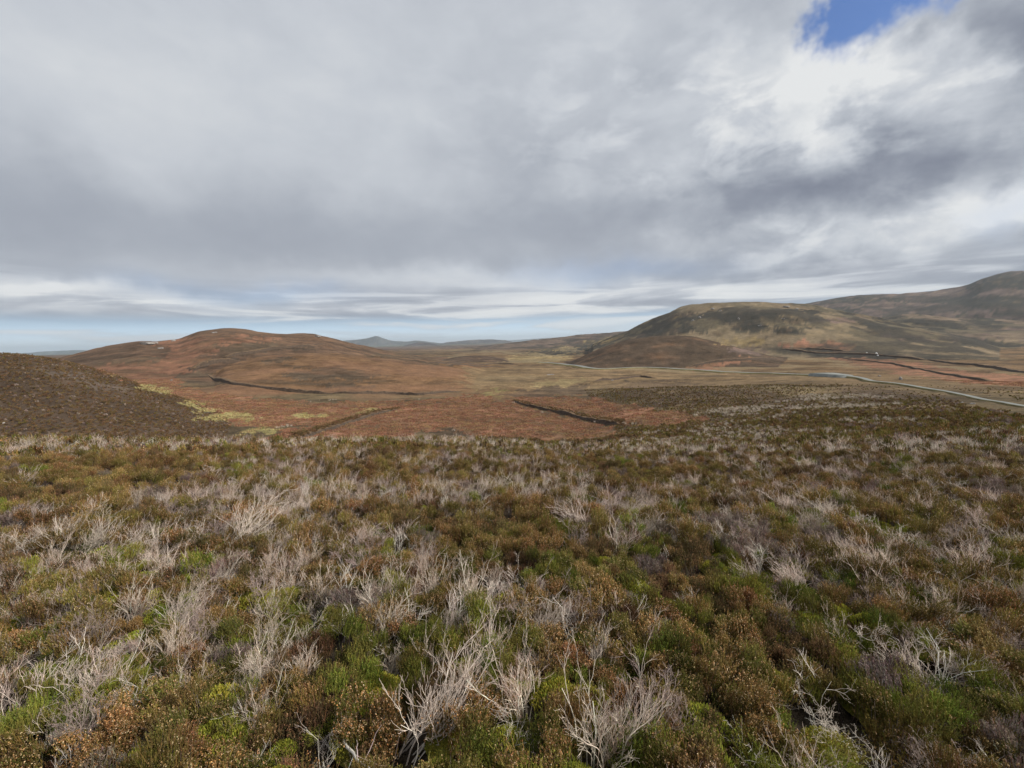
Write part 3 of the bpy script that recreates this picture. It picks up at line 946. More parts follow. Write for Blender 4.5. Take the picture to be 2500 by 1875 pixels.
peat_bank([(1176, 960), (1248, 963), (1302, 962), (1338, 956), (1380, 948)], 1.1, 1.8, 'deep shaded peat bank under the near heather slope', 7)
peat_bank([(1690, 753), (1740, 760), (1776, 763), (1866, 766), (1956, 773), (2028, 780)], 2.6, 5.5, 'long black peat cutting with white bags on it', 8)
peat_bank([(1990, 776), (2060, 786), (2136, 794), (2180, 801), (2250, 812)], 2.2, 4.5, 'black peat cutting running out of the photo beyond the rust strip', 9)
peat_bank([(1837, 777), (1890, 782), (1938, 789), (2028, 806), (2100, 818), (2150, 824)], 1.6, 3.2, 'brown peat bank splitting the rust strip near the road', 10)
peat_bank([(1488, 793), (1524, 785), (1560, 779), (1632, 776), (1693, 776)], 2.0, 4.0, 'thin peat bank at the foot of the dark cone hill', 11)
peat_bank([(1740, 752), (1780, 755), (1830, 759)], 2.4, 5.0, 'short black peat bank above the long cutting', 12)
peat_bank([(920, 783), (980, 784), (1060, 786), (1120, 787)], 1.8, 5.0, 'flat peat bank in front of the valley knoll', 13)
peat_bank([(960, 790), (1030, 791), (1090, 792)], 1.3, 4.0, 'lower of the two flat peat banks before the knoll', 14)
peat_bank([(1284, 824), (1338, 819), (1381, 814), (1416, 817)], 1.6, 3.0, 'broken dark peat hag with pale stones beside the dark mound', 15)
peat_bank([(486, 771), (550, 760), (612, 752), (684, 749)], 2.6, 5.0, 'faint peat bank high on the twin hill', 16)


# ------------------------------------------------------------------ rocks, bags, pool
def rock_mesh(seed, flat=0.6):
    import bmesh
    b = bmesh.new()
    bmesh.ops.create_icosphere(b, subdivisions=3, radius=1.0)
    V = np.array([v.co[:] for v in b.verts])
    rs = np.random.default_rng(seed)
    for _ in range(9):      # facets: planes that cut the ball
        n = rs.normal(size=3)
        n /= np.linalg.norm(n)
        d = rs.uniform(0.45, 0.8)
        ov = V @ n - d
        V = V - np.outer(np.maximum(ov, 0), n)
    V += 0.05 * np.stack([fbm(V[:, 0] * 3 + k * 7, V[:, 1] * 3 + V[:, 2] * 2, seed + k, 3) for k in range(3)], 1)
    V[:, 2] *= flat
    for v, c in zip(b.verts, V):
        v.co = c
    me = bpy.data.meshes.new('rock')
    b.to_mesh(me)
    b.free()
    me.materials.append(M_ROCK)
    return me


ROCKS = [rock_mesh(s, f) for s, f in ((1, 0.5), (2, 0.7), (3, 1.0), (4, 0.45))]


def rock(x, y, wpx, hpx, label, v=0, name='rock_outcrop', cat='rock outcrop', group='pale rocks on the moor', depth=0.8):
    p = at(x, y)
    dist = np.linalg.norm(p - C0)
    sx, sz = wpx * dist / F2 / 2 * .85, hpx * dist / F2 / 2 * .75
    o = link(name, ROCKS[v])
    zg = height(p[0], p[1])
    o.location = (p[0], p[1], float(zg) + sz * 0.35)
    o.scale = (sx, sx * depth, sz * 1.3 / (0.5, 0.7, 1.0, 0.45)[v])
    o.rotation_euler = (0, 0, -math.atan2(p[0], p[1]) + 0.1)
    tag(o, label, cat, group)
    return o


rock(318, 744, 26, 8, 'large pale rock slab on the lower summit of the twin hill', 0)
rock(338, 742, 9, 5, 'small pale rock beside the large slab on the lower summit', 1)
rock(345, 753, 13, 4, 'thin pale rock slab below the large one on the lower summit', 3)
rock(376, 737, 9, 5, 'pale rock in the notch between the two summits', 1)
rock(462, 719, 13, 4, 'pale rock just under the highest summit', 3)
rock(686, 728, 16, 6, 'pale rock on the far shoulder of the twin hill', 0)
rock(371, 822, 5, 4, 'tiny pale stone at the tip of the dark heather strip', 1, 'stone', 'stone')
rock(1946, 820, 6, 9, 'upright pale stone standing beside the road', 2, 'standing_stone', 'stone')
rock(1900, 813, 6, 4, 'low pale stone beside the road past the lay-by', 1, 'stone', 'stone')
rock(1497, 693, 7, 5, 'pale crag on the steep end of the rocky hill', 1)
rock(1512, 687, 6, 7, 'upright pale crag on the rocky hill', 2)
rock(1540, 668, 9, 6, 'grey crag under the top of the rocky hill', 1)
rock(1556, 672, 6, 4, 'small grey crag just beneath the rocky hilltop', 3)
rock(1596, 690, 5, 7, 'dark grey crag beside the grassy gully', 2)
rock(1698, 664, 14, 5, 'long pale crag on the saddle of the rocky hill', 0)
rock(1722, 668, 8, 4, 'short pale crag at the end of the saddle', 1)
rock(1690, 689, 9, 3, 'thin pale ledge low on the rocky hill', 3)
rock(1640, 704, 10, 3, 'flat pale ledge under the grassy gully', 3)
rock(1345, 817, 9, 4, 'pale stone on the broken peat hag', 1, 'stone', 'stone')
rock(1322, 822, 8, 3, 'flat pale stone at the low end of the peat hag', 3, 'stone', 'stone')
rock(2100, 873, 9, 4, 'low grey stone on the near verge of the road', 3, 'stone', 'stone')
rock(2078, 870, 6, 3, 'second grey stone on the near verge of the road', 1, 'stone', 'stone')
rock(8, 915, 5, 4, 'white stone alone on the dark heather slope', 1, 'stone', 'stone')
rock(1187, 810, 24, 3, 'bare pale patch of gravel rock in the valley grass', 3)


def bag(x, y, h, label):
    import bmesh
    p = at(x, y)
    dist = np.linalg.norm(p - C0)
    s = h * dist / F2 * .6
    b = bmesh.new()
    bmesh.ops.create_icosphere(b, subdivisions=3, radius=0.5)
    for v in b.verts:
        c = v.co
        k = 1.0 if c.z < 0.2 else 1.0 - (c.z - 0.2) * 2.2       # gathered neck
        c.x *= k * (1.1 + 0.12 * math.sin(7 * math.atan2(c.y, c.x)))
        c.y *= k
        c.z = max(c.z, -0.36)
    me = bpy.data.meshes.new('bag')
    b.to_mesh(me)
    b.free()
    me.materials.append(M_BAG)
    o = link('turf_bag', me)
    o.scale = (s, s, s)
    o.location = (p[0], p[1], p[2] + s * 0.4)
    tag(o, label, 'bag', 'white bags on the peat cutting')


bag(1872, 765, 5.5, 'single white bag lying on the black peat cutting')
bag(1893, 765, 5.0, 'upper white bag of the pair on the black peat cutting')
bag(1896, 769, 4.0, 'lower white bag of the pair on the black peat cutting')
tag(slab('bog_pool', [(440, 893), (452, 891.2), (466, 890.8), (472, 892), (460, 893.5), (448, 894.5)], M_WATER, 0.1, 0.5),
    'small bright pool glinting among yellow bog grass', 'pool', None, 'structure')


# ------------------------------------------------------------------ heather
def unit(v):
    return v / (np.linalg.norm(v, axis=-1, keepdims=True) + 1e-9)


def perp(d, rs):
    a = rs.normal(size=d.shape)
    return unit(a - (a * d).sum(-1, keepdims=True) * d)


def ribbons(P, D, Ln, W, rs, cb, ct, bend=0.15):
    n = len(P)
    Sd = perp(D, rs)
    B = perp(D, rs) * (Ln * bend)[:, None]
    M_ = P + D * (Ln * .55)[:, None] + B * 0.35
    Tp = P + D * Ln[:, None] + B
    w_ = W[:, None]
    V = np.stack([P - Sd * w_ * .35, P + Sd * w_ * .35, M_ + Sd * w_ * .5, M_ - Sd * w_ * .5, Tp], 1).reshape(-1, 3)
    b = np.arange(n)[:, None] * 5
    Fq = np.concatenate([b + [[0, 1, 2]], b + [[0, 2, 3]], b + [[3, 2, 4]]])
    mid = (cb + ct) / 2
    Cc = np.stack([cb, cb, mid, mid, ct], 1).reshape(-1, 3)
    return V, Fq, Cc, M_, Tp


def tris(P, D, Ln, W, rs, c):
    n = len(P)
    Sd = perp(D, rs) * W[:, None] * .5
    V = np.stack([P - Sd, P + Sd, P + D * Ln[:, None]], 1).reshape(-1, 3)
    Fq = (np.arange(n)[:, None] * 3 + [[0, 1, 2]])
    return V, Fq, np.repeat(c, 3, 0)


def gems(P, s, rs, c):
    """little folded bells of dry flowers"""
    n = len(P)
    d = unit(rs.normal(size=(n, 3)) + [0, 0, .5])
    a = perp(d, rs) * s[:, None] * .45
    V = np.stack([P - d * s[:, None] * .6, P + a, P + d * s[:, None] * .6, P - a], 1).reshape(-1, 3)
    b = np.arange(n)[:, None] * 4
    return V, np.concatenate([b + [[0, 1, 2]], b + [[0, 2, 3]]]), np.repeat(c, 4, 0)


def tubes(lines, r0, r1, cols, sides=3):
    """lines (n,k,3) polylines -> tubes"""
    n, k, _ = lines.shape
    tg = unit(np.gradient(lines, axis=1))
    ref = np.zeros_like(tg)
    ref[..., 0] = 0.37
    ref[..., 1] = 0.91
    ref[..., 2] = 0.17
    a = unit(np.cross(tg, ref))
    b = np.cross(tg, a)
    t = np.linspace(0, 1, k)[None, :]
    rad = r0[:, None] * (1 - t) + r1[:, None] * t
    ringv = []
    for s in range(sides):
        an = 2 * math.pi * s / sides
        ringv.append(lines + (a * math.cos(an) + b * math.sin(an)) * rad[..., None])
    V = np.stack(ringv, 2).reshape(-1, 3)        # n,k,sides
    idx = np.arange(n * k * sides).reshape(n, k, sides)
    Fq = []
    for s in range(sides):
        s2 = (s + 1) % sides
        Fq.append(np.stack([idx[:, :-1, s], idx[:, :-1, s2], idx[:, 1:, s2], idx[:, 1:, s]], -1).reshape(-1, 4))
    Cc = np.repeat(cols, k * sides, 0)
    return V, np.concatenate(Fq), Cc


def join(parts):
    Vs, T3, T4, Cs, off = [], [], [], [], 0
    for V, Fq, c in parts:
        Vs.append(V)
        Cs.append(c)
        (T3 if Fq.shape[1] == 3 else T4).append(Fq + off)
        off += len(V)
    F = []
    if T3:
        F.append(np.concatenate(T3))
    if T4:
        F.append(np.concatenate(T4))
    return np.concatenate(Vs), F, np.concatenate(Cs)


def jitter(c, n, rs, v=0.25, h=0.12):
    c = np.asarray(c, float)
    return np.clip(c * (1 + rs.normal(0, v, (n, 1))) * (1 + rs.normal(0, h, (n, 3))), 0.004, 0.9)


KINDS = {
    'green': dict(leaf=[(0.150, 0.172, 0.029), (0.202, 0.202, 0.039), (0.159, 0.136, 0.034)], fp=0.10, fl=[(0.56, 0.40, 0.21), (0.42, 0.25, 0.11)]),
    'olive': dict(leaf=[(0.194, 0.157, 0.041), (0.146, 0.138, 0.034), (0.194, 0.129, 0.046)], fp=0.28, fl=[(0.66, 0.49, 0.29), (0.50, 0.29, 0.13)]),
    'orange': dict(leaf=[(0.202, 0.122, 0.043), (0.163, 0.126, 0.036)], fp=0.74, fl=[(0.52, 0.25, 0.10), (0.56, 0.33, 0.17), (0.42, 0.19, 0.075), (0.68, 0.50, 0.32)]),
    'brown': dict(leaf=[(0.176, 0.110, 0.055), (0.150, 0.112, 0.048)], fp=0.30, fl=[(0.36, 0.19, 0.095), (0.48, 0.29, 0.15)]),
    'grey': dict(leaf=[(0.30, 0.235, 0.19), (0.235, 0.180, 0.145), (0.34, 0.28, 0.235)], fp=0.0, fl=[(0.2, 0.15, 0.1)]),
}


def heather_data(kind, seed, nS=1900, lod=False):
    rs = np.random.default_rng(seed)
    K = KINDS[kind]
    Rd, Ht = 0.31, 0.34
    # lumpy dome: several tufts
    nt = 8
    tc_ = np.column_stack([rs.uniform(-.22, .22, nt), rs.uniform(-.22, .22, nt), rs.uniform(.06, .34, nt)])
    tr_ = rs.uniform(.065, .17, nt)
    which = rs.integers(0, nt, nS)
    d = unit(rs.normal(size=(nS, 3)) * [1, 1, .8] + [0, 0, .55])
    d[:, 2] = np.abs(d[:, 2]) * 1.0
    P = tc_[which] + d * tr_[which][:, None] * rs.uniform(.40, 1.12, nS)[:, None] * [1, 1, .95]
    out = unit(P - [0, 0, -.12])
    D = unit(out * .50 + [0.12, 0.05, .75] + rs.normal(0, .26, (nS, 3)))
    Ln = (.03 + .085 * rs.random(nS) ** 2.2) * (2.0 if lod else 1)
    W = rs.uniform(.0035, .0065, nS) * (7.0 if lod else 1)
    tone = np.array(K['leaf'])[rs.integers(0, len(K['leaf']), nt)][which]
    c = np.clip(tone * (1 + rs.normal(0, .22, (nS, 1))) * (1 + rs.normal(0, .08, (nS, 3))), .004, .9)
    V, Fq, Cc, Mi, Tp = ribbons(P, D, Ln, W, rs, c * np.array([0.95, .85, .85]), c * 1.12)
    leaf = [(V, Fq, Cc)]
    if not lod:
        for k in range(7):
            t = rs.uniform(.15, 1.05, nS)[:, None]
            q = P + (Tp - P) * t
            dd = unit(D * .75 + perp(D, rs) * .75)
            leaf.append(tris(q, dd, rs.uniform(.009, .018, nS), rs.uniform(.004, .0075, nS), rs, np.clip(c * rs.uniform(.8, 1.3, (nS, 1)), 0, 1)))
    # dry flower heads on the tips, tuft by tuft
    tuft_has = rs.random(nt) < (0.35 + K['fp'])
    sel = np.nonzero((rs.random(nS) < K['fp'] * (0.8 if not lod else 1.0)) & tuft_has[which] & (D[:, 2] > .45))[0]
    fl = []
    fcol = np.array(K['fl'])
    if len(sel):
        reps = 1 if lod else 6
        for k in range(reps):
            t = rs.uniform(.55, 1.12, len(sel))[:, None]
            q = P[sel] + (Tp[sel] - P[sel]) * t + rs.normal(0, .004, (len(sel), 3))
            c2 = np.clip(fcol[rs.integers(0, len(fcol), len(sel))] * (1 + rs.normal(0, .25, (len(sel), 1))), .01, .85)
            fl.append(gems(q, rs.uniform(.006, .0115, len(sel)) * (4.0 if lod else 1), rs, c2))
    # woody stems underneath
    ns = 10 if lod else 42
    a = rs.uniform(0, 2 * math.pi, ns)
    end = tc_[rs.integers(0, nt, ns)] + rs.normal(0, .06, (ns, 3)) + np.column_stack([np.zeros(ns), np.zeros(ns), np.full(ns, .05)])
    st = np.column_stack([.05 * np.cos(a), .05 * np.sin(a), np.full(ns, -.08)])
    t = np.linspace(0, 1, 5)[None, :, None]
    ln = st[:, None] * (1 - t) + end[:, None] * t + rs.normal(0, .014, (ns, 5, 3)) + np.sin(t * math.pi) * (end - st)[:, None] * [.25, .25, -.15]
    wood = [tubes(ln, np.full(ns, .005), np.full(ns, .0018), jitter((0.15, 0.11, 0.085), ns, rs))]
    return leaf, fl, wood


def dead_data(style, seed, lod=False):
    """bare bleached skeleton: stems that fork again and again; leans towards +x"""
    rs = np.random.default_rng(seed)
    st = dict(broom=(19, 3, 3, 0.22, .24, .20, 0.30), gnarl=(6, 3, 3, 0.50, .34, .36, 0.30), fan=(19, 3, 3, 0.26, .30, .24, 1.05),
              sweep=(11, 3, 3, 0.26, .28, .26, 1.5), sticks=(6, 2, 3, 0.28, .24, .28, 0.2), ball=(14, 4, 3, 0.36, .42, .20, 0.2))[style]
    n0, lev, nch, spread, spr0, wig, lean = st
    if lod:
        n0, lev = max(4, n0 - 4), min(lev, 2)
    K_ = 6
    stems, twigs = [], []
    P = np.column_stack([rs.normal(0, .05, n0), rs.normal(0, .05, n0), np.full(n0, -.05)])
    D = unit(np.column_stack([lean + rs.normal(0, spr0, n0), rs.normal(0, spr0 * .9, n0), np.full(n0, 1.0)]))
    Ln = rs.uniform(.38, .62, n0)
    rad = rs.uniform(.0035, .0070, n0)
    pal = {'broom': [(0.72, 0.62, 0.51), (0.56, 0.43, 0.34), (0.78, 0.70, 0.58)], 'gnarl': [(0.82, 0.76, 0.66), (0.74, 0.67, 0.57)], 'fan': [(0.70, 0.62, 0.53), (0.76, 0.68, 0.57)],
           'sweep': [(0.78, 0.70, 0.60), (0.66, 0.59, 0.50)], 'sticks': [(0.82, 0.76, 0.66)], 'ball': [(0.44, 0.37, 0.33), (0.52, 0.45, 0.39)]}[style]
    base_c = np.array(pal)[rs.integers(0, len(pal), n0)]
    for g in range(lev + 1):
        n = len(P)
        t = np.linspace(0, 1, K_)
        wob = np.cumsum(rs.normal(0, wig, (n, K_, 3)), axis=1) * 0.32
        wob -= wob[:, :1]
        up = np.zeros((n, K_, 3))
        up[..., 2] = (t ** 2) * .12 * (lean > .5)
        ln = P[:, None] + (D[:, None] + wob + up) * (t[None, :, None] * Ln[:, None, None])
        c = np.clip(base_c * (1 + rs.normal(0, .14, (n, 1))), .02, .85)
        r1 = np.maximum(rad * .45, .0011)
        (stems if g < 2 else twigs).append(tubes(ln, rad, r1, c, 4 if g == 0 else 3))
        if g == lev:
            break
        tt = rs.uniform(.28, .98, (n, nch))
        k = np.clip((tt * (K_ - 1)).astype(int), 0, K_ - 2)
        f = tt * (K_ - 1) - k
        ar = np.arange(n)[:, None]
        P2 = ln[ar, k] * (1 - f[..., None]) + ln[ar, k + 1] * f[..., None]
        Dl = unit(ln[ar, k + 1] - ln[ar, k])
        Dn = unit(Dl + rs.normal(0, spread, (n, nch, 3)) + [0.05 * (lean > .3), 0, .16])
        Ln = (Ln[:, None] * rs.uniform(.36, .66, (n, nch))).ravel()
        rad = np.maximum((rad[:, None] * rs.uniform(.48, .68, (n, nch))).ravel(), .0014)
        P, D = P2.reshape(-1, 3), Dn.reshape(-1, 3)
        base_c = np.repeat(base_c * np.array([.97, .94, .94]), nch, 0)
    if not twigs:
        twigs = [stems.pop()]
    return stems, twigs


def build_heather(kind, seed):
    leaf, fl, wood = heather_data(kind, seed)
    d = {}
    V, F, c = join(leaf)
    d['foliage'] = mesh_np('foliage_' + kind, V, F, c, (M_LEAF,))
    if fl:
        V, F, c = join(fl)
        d['flower_heads'] = mesh_np('flowers_' + kind, V, F, c, (M_FLOWER,))
    V, F, c = join(wood)
    d['stems'] = mesh_np('stems_' + kind, V, F, c, (M_WOOD,))
    return d


def joined(name, groups, mats):
    """one mesh of several groups, a material each"""
    parts, mi = [], []
    V3, F3, C3, I3, F4, I4, off = [], [], [], [], [], [], 0
    for gi, g in enumerate(groups):
        for V, Fq, c in g:
            V3.append(V)
            C3.append(c)
            if Fq.shape[1] == 3:
                F3.append(Fq + off)
                I3.append(np.full(len(Fq), gi))
            else:
                F4.append(Fq + off)
                I4.append(np.full(len(Fq), gi))
            off += len(V)
    F, I = [], []
    if F3:
        F.append(np.concatenate(F3))
        I.append(np.concatenate(I3))
    if F4:
        F.append(np.concatenate(F4))
        I.append(np.concatenate(I4))
    return mesh_np(name, np.concatenate(V3), F, np.concatenate(C3), mats, np.concatenate(I))


NV = {'green': 3, 'olive': 3, 'orange': 3, 'brown': 2, 'grey': 2}
HB = {k: [build_heather(k, 100 + 10 * i + ord(k[0])) for i in range(n)] for k, n in NV.items()}
DEAD_STYLES = {'broom': 3, 'gnarl': 3, 'fan': 2, 'sweep': 2, 'sticks': 2, 'ball': 2}
DB = {}
for k, n in DEAD_STYLES.items():
    DB[k] = []
    for i in range(n):
        s_, t_ = dead_data(k, 300 + 13 * i + ord(k[0]) + len(k))
        Vs = join(s_)
        Vt = join(t_)
        DB[k].append({'stems': mesh_np('dead_stems', *Vs, (M_DEAD,)), 'twigs': mesh_np('dead_twigs', *Vt, (M_DEAD,))})


def put_bush(name, meshes, loc, rz, sc, tilt=(0, 0)):
    e = bpy.data.objects.new(name, None)
    e.empty_display_size = 0.1
    COL.objects.link(e)
    e.location = loc
    e.rotation_euler = (tilt[0], tilt[1], rz)
    e.scale = sc
    for part, me in meshes.items():
        c = bpy.data.objects.new(part, me)
        COL.objects.link(c)
        c.parent = e
        c['kind'] = 'stuff'
    return e


# bleached dead bushes that stand out one by one: base x, base y, height, style, turn, label, short name
HAND = [
    (866, 1590, 215, 'fan', 0, 'big silver fan shaped dead heather bush leaning over the yellow moss', 'silver fan bush'),
    (1280, 1640, 240, 'broom', 10, 'tall reddish dead bush of thin upright stems amid green heather', 'tall reddish bush'),
    (1400, 1585, 190, 'ball', 20, 'wide purple brown brush of bare stems beside the tall reddish bush', 'purple brown brush'),
    (1130, 1520, 150, 'broom', 150, 'rosy grey stems spreading out beside the orange heather', 'rosy grey stems'),
    (1090, 1600, 120, 'gnarl', 20, 'pale forked stems rising out of dark heather', 'pale forked stems'),
    (1222, 1362, 110, 'gnarl', 30, 'pale bush with forked white stems under a dark heather top', 'forked white bush'),
    (744, 1352, 62, 'sticks', 0, 'small white twiggy dead bush, smaller of the bright pair', 'small white pair'),
    (790, 1360, 76, 'fan', 0, 'bright white bush leaning over, larger of the bright pair', 'bright white bush'),
    (840, 1432, 55, 'broom', 0, 'low grey tuft of twigs on pale grass', 'low grey tuft'),
    (1704, 1318, 62, 'broom', 180, 'pinkish brush shaped dead bush on the green rise', 'pinkish brush'),
    (1868, 1386, 100, 'gnarl', 175, 'tall white dead bush leaning away from the pale forked trunk', 'tall white bush'),
    (1835, 1384, 75, 'fan', 185, 'slanting whitish bush touching the tall white bush', 'slanting whitish bush'),
    (2026, 1462, 155, 'gnarl', 20, 'tallest pale forked trunk with peeling bark colour', 'pale forked trunk'),
    (1996, 1440, 95, 'fan', 190, 'pinkish fan of twigs behind the pale forked trunk', 'pinkish fan'),
    (1734, 1470, 92, 'sticks', 180, 'three bare white stems leaning over yellow moss', 'three white stems'),
    (1764, 1530, 100, 'gnarl', 200, 'contorted white dead bush in a mossy hollow', 'contorted white bush'),
    (1812, 1592, 95, 'gnarl', 20, 'pale twisted log like branch leaning uphill', 'twisted pale branch'),
    (1670, 1512, 55, 'sticks', 180, 'little white sprig next to the orange heather top', 'little white sprig'),
    (1745, 1668, 130, 'broom', 190, 'grey brown brush with one long white stem', 'grey brown brush'),
    (1800, 1655, 60, 'sticks', 160, 'pale upright sticks at the edge of the yellow grass', 'pale upright sticks'),
    (2010, 1630, 95, 'ball', 180, 'round grey mass of twigs beside dark green heather', 'round grey mass'),
    (2056, 1482, 60, 'gnarl', 100, 'small contorted white bush at the foot of the forked trunk', 'small contorted bush'),
    (1895, 1665, 75, 'sticks', 30, 'thin grey sticks in front of green heather', 'thin grey sticks'),
    (2120, 1640, 60, 'sticks', 200, 'few pale twigs over bright green heather', 'few pale twigs'),
    (20, 1560, 160, 'sweep', 10, 'long silver dead bush swept towards orange heather', 'long silver bush'),
    (-15, 1540, 140, 'fan', 5, 'dark stemmed silver bush cut by the edge of the picture', 'dark stemmed bush'),
    (54, 1348, 85, 'broom', 10, 'greyish upright bush with a bent white foot', 'bent foot bush'),
    (165, 1292, 80, 'ball', 0, 'wide dull grey mass of fine twigs over moss', 'dull grey mass'),
    (280, 1330, 105, 'broom', 0, 'tall grey white broom of twigs beside the dull grey mass', 'grey white broom'),
    (335, 1340, 95, 'fan', 0, 'wide tawny broom of twigs beside the grey white broom', 'tawny broom'),
    (552, 1292, 92, 'ball', 0, 'rounded pinkish grey bush on one thin stem', 'pinkish round bush'),
    (606, 1402, 68, 'fan', 0, 'small round silver bush with bright tips', 'small silver bush'),
    (472, 1512, 58, 'fan', 0, 'little white bush leaning over purple heather', 'little leaning bush'),
    (548, 1562, 100, 'broom', 10, 'grey upright clump with a white forked stem beside it', 'grey upright clump'),
    (534, 1560, 80, 'sticks', 140, 'white forked stem standing against the grey clump', 'white forked stem'),
    (690, 1632, 92, 'gnarl', 10, 'leaning pale bush in front of the green heather', 'leaning pale bush'),
    (566, 1645, 55, 'sticks', 0, 'thin white sticks near the picture bottom', 'thin white sticks'),
    (203, 1462, 55, 'ball', 0, 'small rounded purple grey bush', 'purple grey bush'),
    (122, 1662, 60, 'sticks', 30, 'pale sticks poking from orange heather at the picture edge', 'pale poking sticks'),
    (68, 1196, 95, 'gnarl', 175, 'twisted pale trunk bent back over its foot', 'bent back trunk'),
    (92, 1184, 75, 'sweep', 0, 'long thin white stems leaning beside the twisted trunk', 'long thin stems'),
    (160, 1184, 105, 'fan', 0, 'big pinkish fan of twigs behind the yellow moss', 'big pinkish fan'),
    (236, 1184, 66, 'sweep', 0, 'low long white stems sweeping along the moss', 'sweeping white stems'),
    (300, 1182, 60, 'sweep', 0, 'silver stems lying over beside the sweeping white ones', 'lying silver stems'),
    (475, 1178, 125, 'fan', 0, 'tall pinkish broom leaning over dark heather', 'tall pinkish broom'),
    (540, 1170, 52, 'sweep', 0, 'pale low stems trailing from the pinkish broom', 'pale trailing stems'),
    (679, 1184, 66, 'gnarl', 0, 'low wide bush of bright bare white stems', 'bright bare stems'),
    (716, 1180, 55, 'broom', 0, 'short white broom joined to the bright bare stems', 'short white broom'),
    (530, 1240, 52, 'sticks', 0, 'small pale sprig above the pinkish round bush', 'small pale sprig'),
    (612, 1244, 80, 'broom', 0, 'soft grey fan of twigs on a grassy spot', 'soft grey fan'),
    (22, 1048, 42, 'sweep', 0, 'pale broad bush low on the far heather', 'pale broad bush'),
    (850, 1100, 55, 'broom', 0, 'cream broom of twigs on the brown slope', 'cream broom'),
    (884, 1100, 48, 'broom', 0, 'second cream broom beside the first on the brown slope', 'second cream broom'),
    (958, 1096, 42, 'sticks', 0, 'upright cream sticks between two brooms', 'upright cream sticks'),
    (1109, 1070, 58, 'gnarl', 20, 'white upright cluster at the end of the pale row', 'white upright cluster'),
    (1156, 1078, 50, 'broom', 0, 'second bush of the pale row on the slope', 'second row bush'),
    (1194, 1078, 48, 'broom', 0, 'third bush of the pale row on the slope', 'third row bush'),
    (1257, 1074, 40, 'broom', 0, 'thin bush past the pale row', 'thin row bush'),
    (1005, 1132, 55, 'fan', 0, 'leaning bush with a dark gap beneath it', 'leaning gap bush'),
    (1226, 1140, 55, 'gnarl', 180, 'curled white stems at the edge of the widest broom', 'curled white stems'),
    (1282, 1138, 78, 'fan', 180, 'widest silver broom on the middle slope', 'widest silver broom'),
    (1329, 1184, 92, 'broom', 0, 'dense silver broom just downhill of the widest one', 'dense silver broom'),
    (1240, 1180, 70, 'ball', 0, 'pale dense tangle under the widest silver broom', 'pale tangle'),
    (1374, 1116, 42, 'sticks', 0, 'small white twigs behind the dense silver broom', 'small white twigs'),
    (826, 1228, 60, 'gnarl', 0, 'slender white stem beside brown heather', 'slender white stem'),
    (854, 1182, 52, 'sticks', 0, 'two pale stems rising from the grass', 'two pale stems'),
    (884, 1192, 56, 'gnarl', 0, 'white leaning stems next to the two pale stems', 'white leaning stems'),
    (924, 1280, 85, 'broom', 0, 'bare stemmed bush with a rusty leaf crown', 'rusty crown bush'),
    (1118, 1260, 66, 'gnarl', 0, 'cluster of upright pale stems on the green rise', 'upright stem cluster'),
    (1060, 1248, 52, 'broom', 0, 'pinkish tuft of stems beside the upright cluster', 'pinkish tuft'),
    (1500, 1298, 58, 'gnarl', 160, 'zigzag pale stems on the dark slope', 'zigzag stems'),
    (1386, 1284, 45, 'sticks', 0, 'small dry sprig above the green cushion', 'small dry sprig'),
    (1434, 1208, 36, 'sticks', 0, 'tiny white twigs on the dark slope', 'tiny white twigs'),
    (1650, 1250, 60, 'fan', 180, 'spreading pale bush with a dark brown neighbour', 'spreading pale bush'),
    (1720, 1260, 62, 'broom', 180, 'pinkish grey broom beside the spreading pale bush', 'pinkish grey broom'),
    (1875, 1310, 60, 'ball', 180, 'grey ball of twigs on the far right slope', 'grey twig ball'),
    (1990, 1280, 62, 'broom', 170, 'dense tawny grey broom on the dark slope', 'tawny grey broom'),
    (2150, 1200, 50, 'broom', 180, 'grey broom near the edge of the picture', 'grey edge broom'),
]
LAND = []
dead_xy, n_dead = [], 0
bushes_dead = []
vi = {}
for (x, y, hp, stl, turn, label, short) in HAND:
    p = at(x, y, 0.2)
    dist = float((p - C0) @ FW)
    z = float(height(p[0], p[1]))
    hgt = hp * dist / F2 * 0.92 + 0.18
    s = hgt / {'broom': .95, 'gnarl': .95, 'fan': .78, 'sweep': .60, 'sticks': .85, 'ball': .95}[stl]
    k = vi.get(stl, 0)
    vi[stl] = k + 1
    e = put_bush('dead_heather_bush', DB[stl][k % len(DB[stl])], (p[0], p[1], z), R(turn) + rng.normal(0, .15), (s, s, s))
    tag(e, label, 'dead bush', 'bleached dead heather bushes')
    dead_xy.append((p[0], p[1], .17))
    q = p[:2] * (1 - .22 / np.hypot(p[0], p[1]))
    dead_xy.append((q[0], q[1], .20))
    LAND.append((p[0], p[1], short))
LXY = np.array([(a, b) for a, b, _ in LAND])

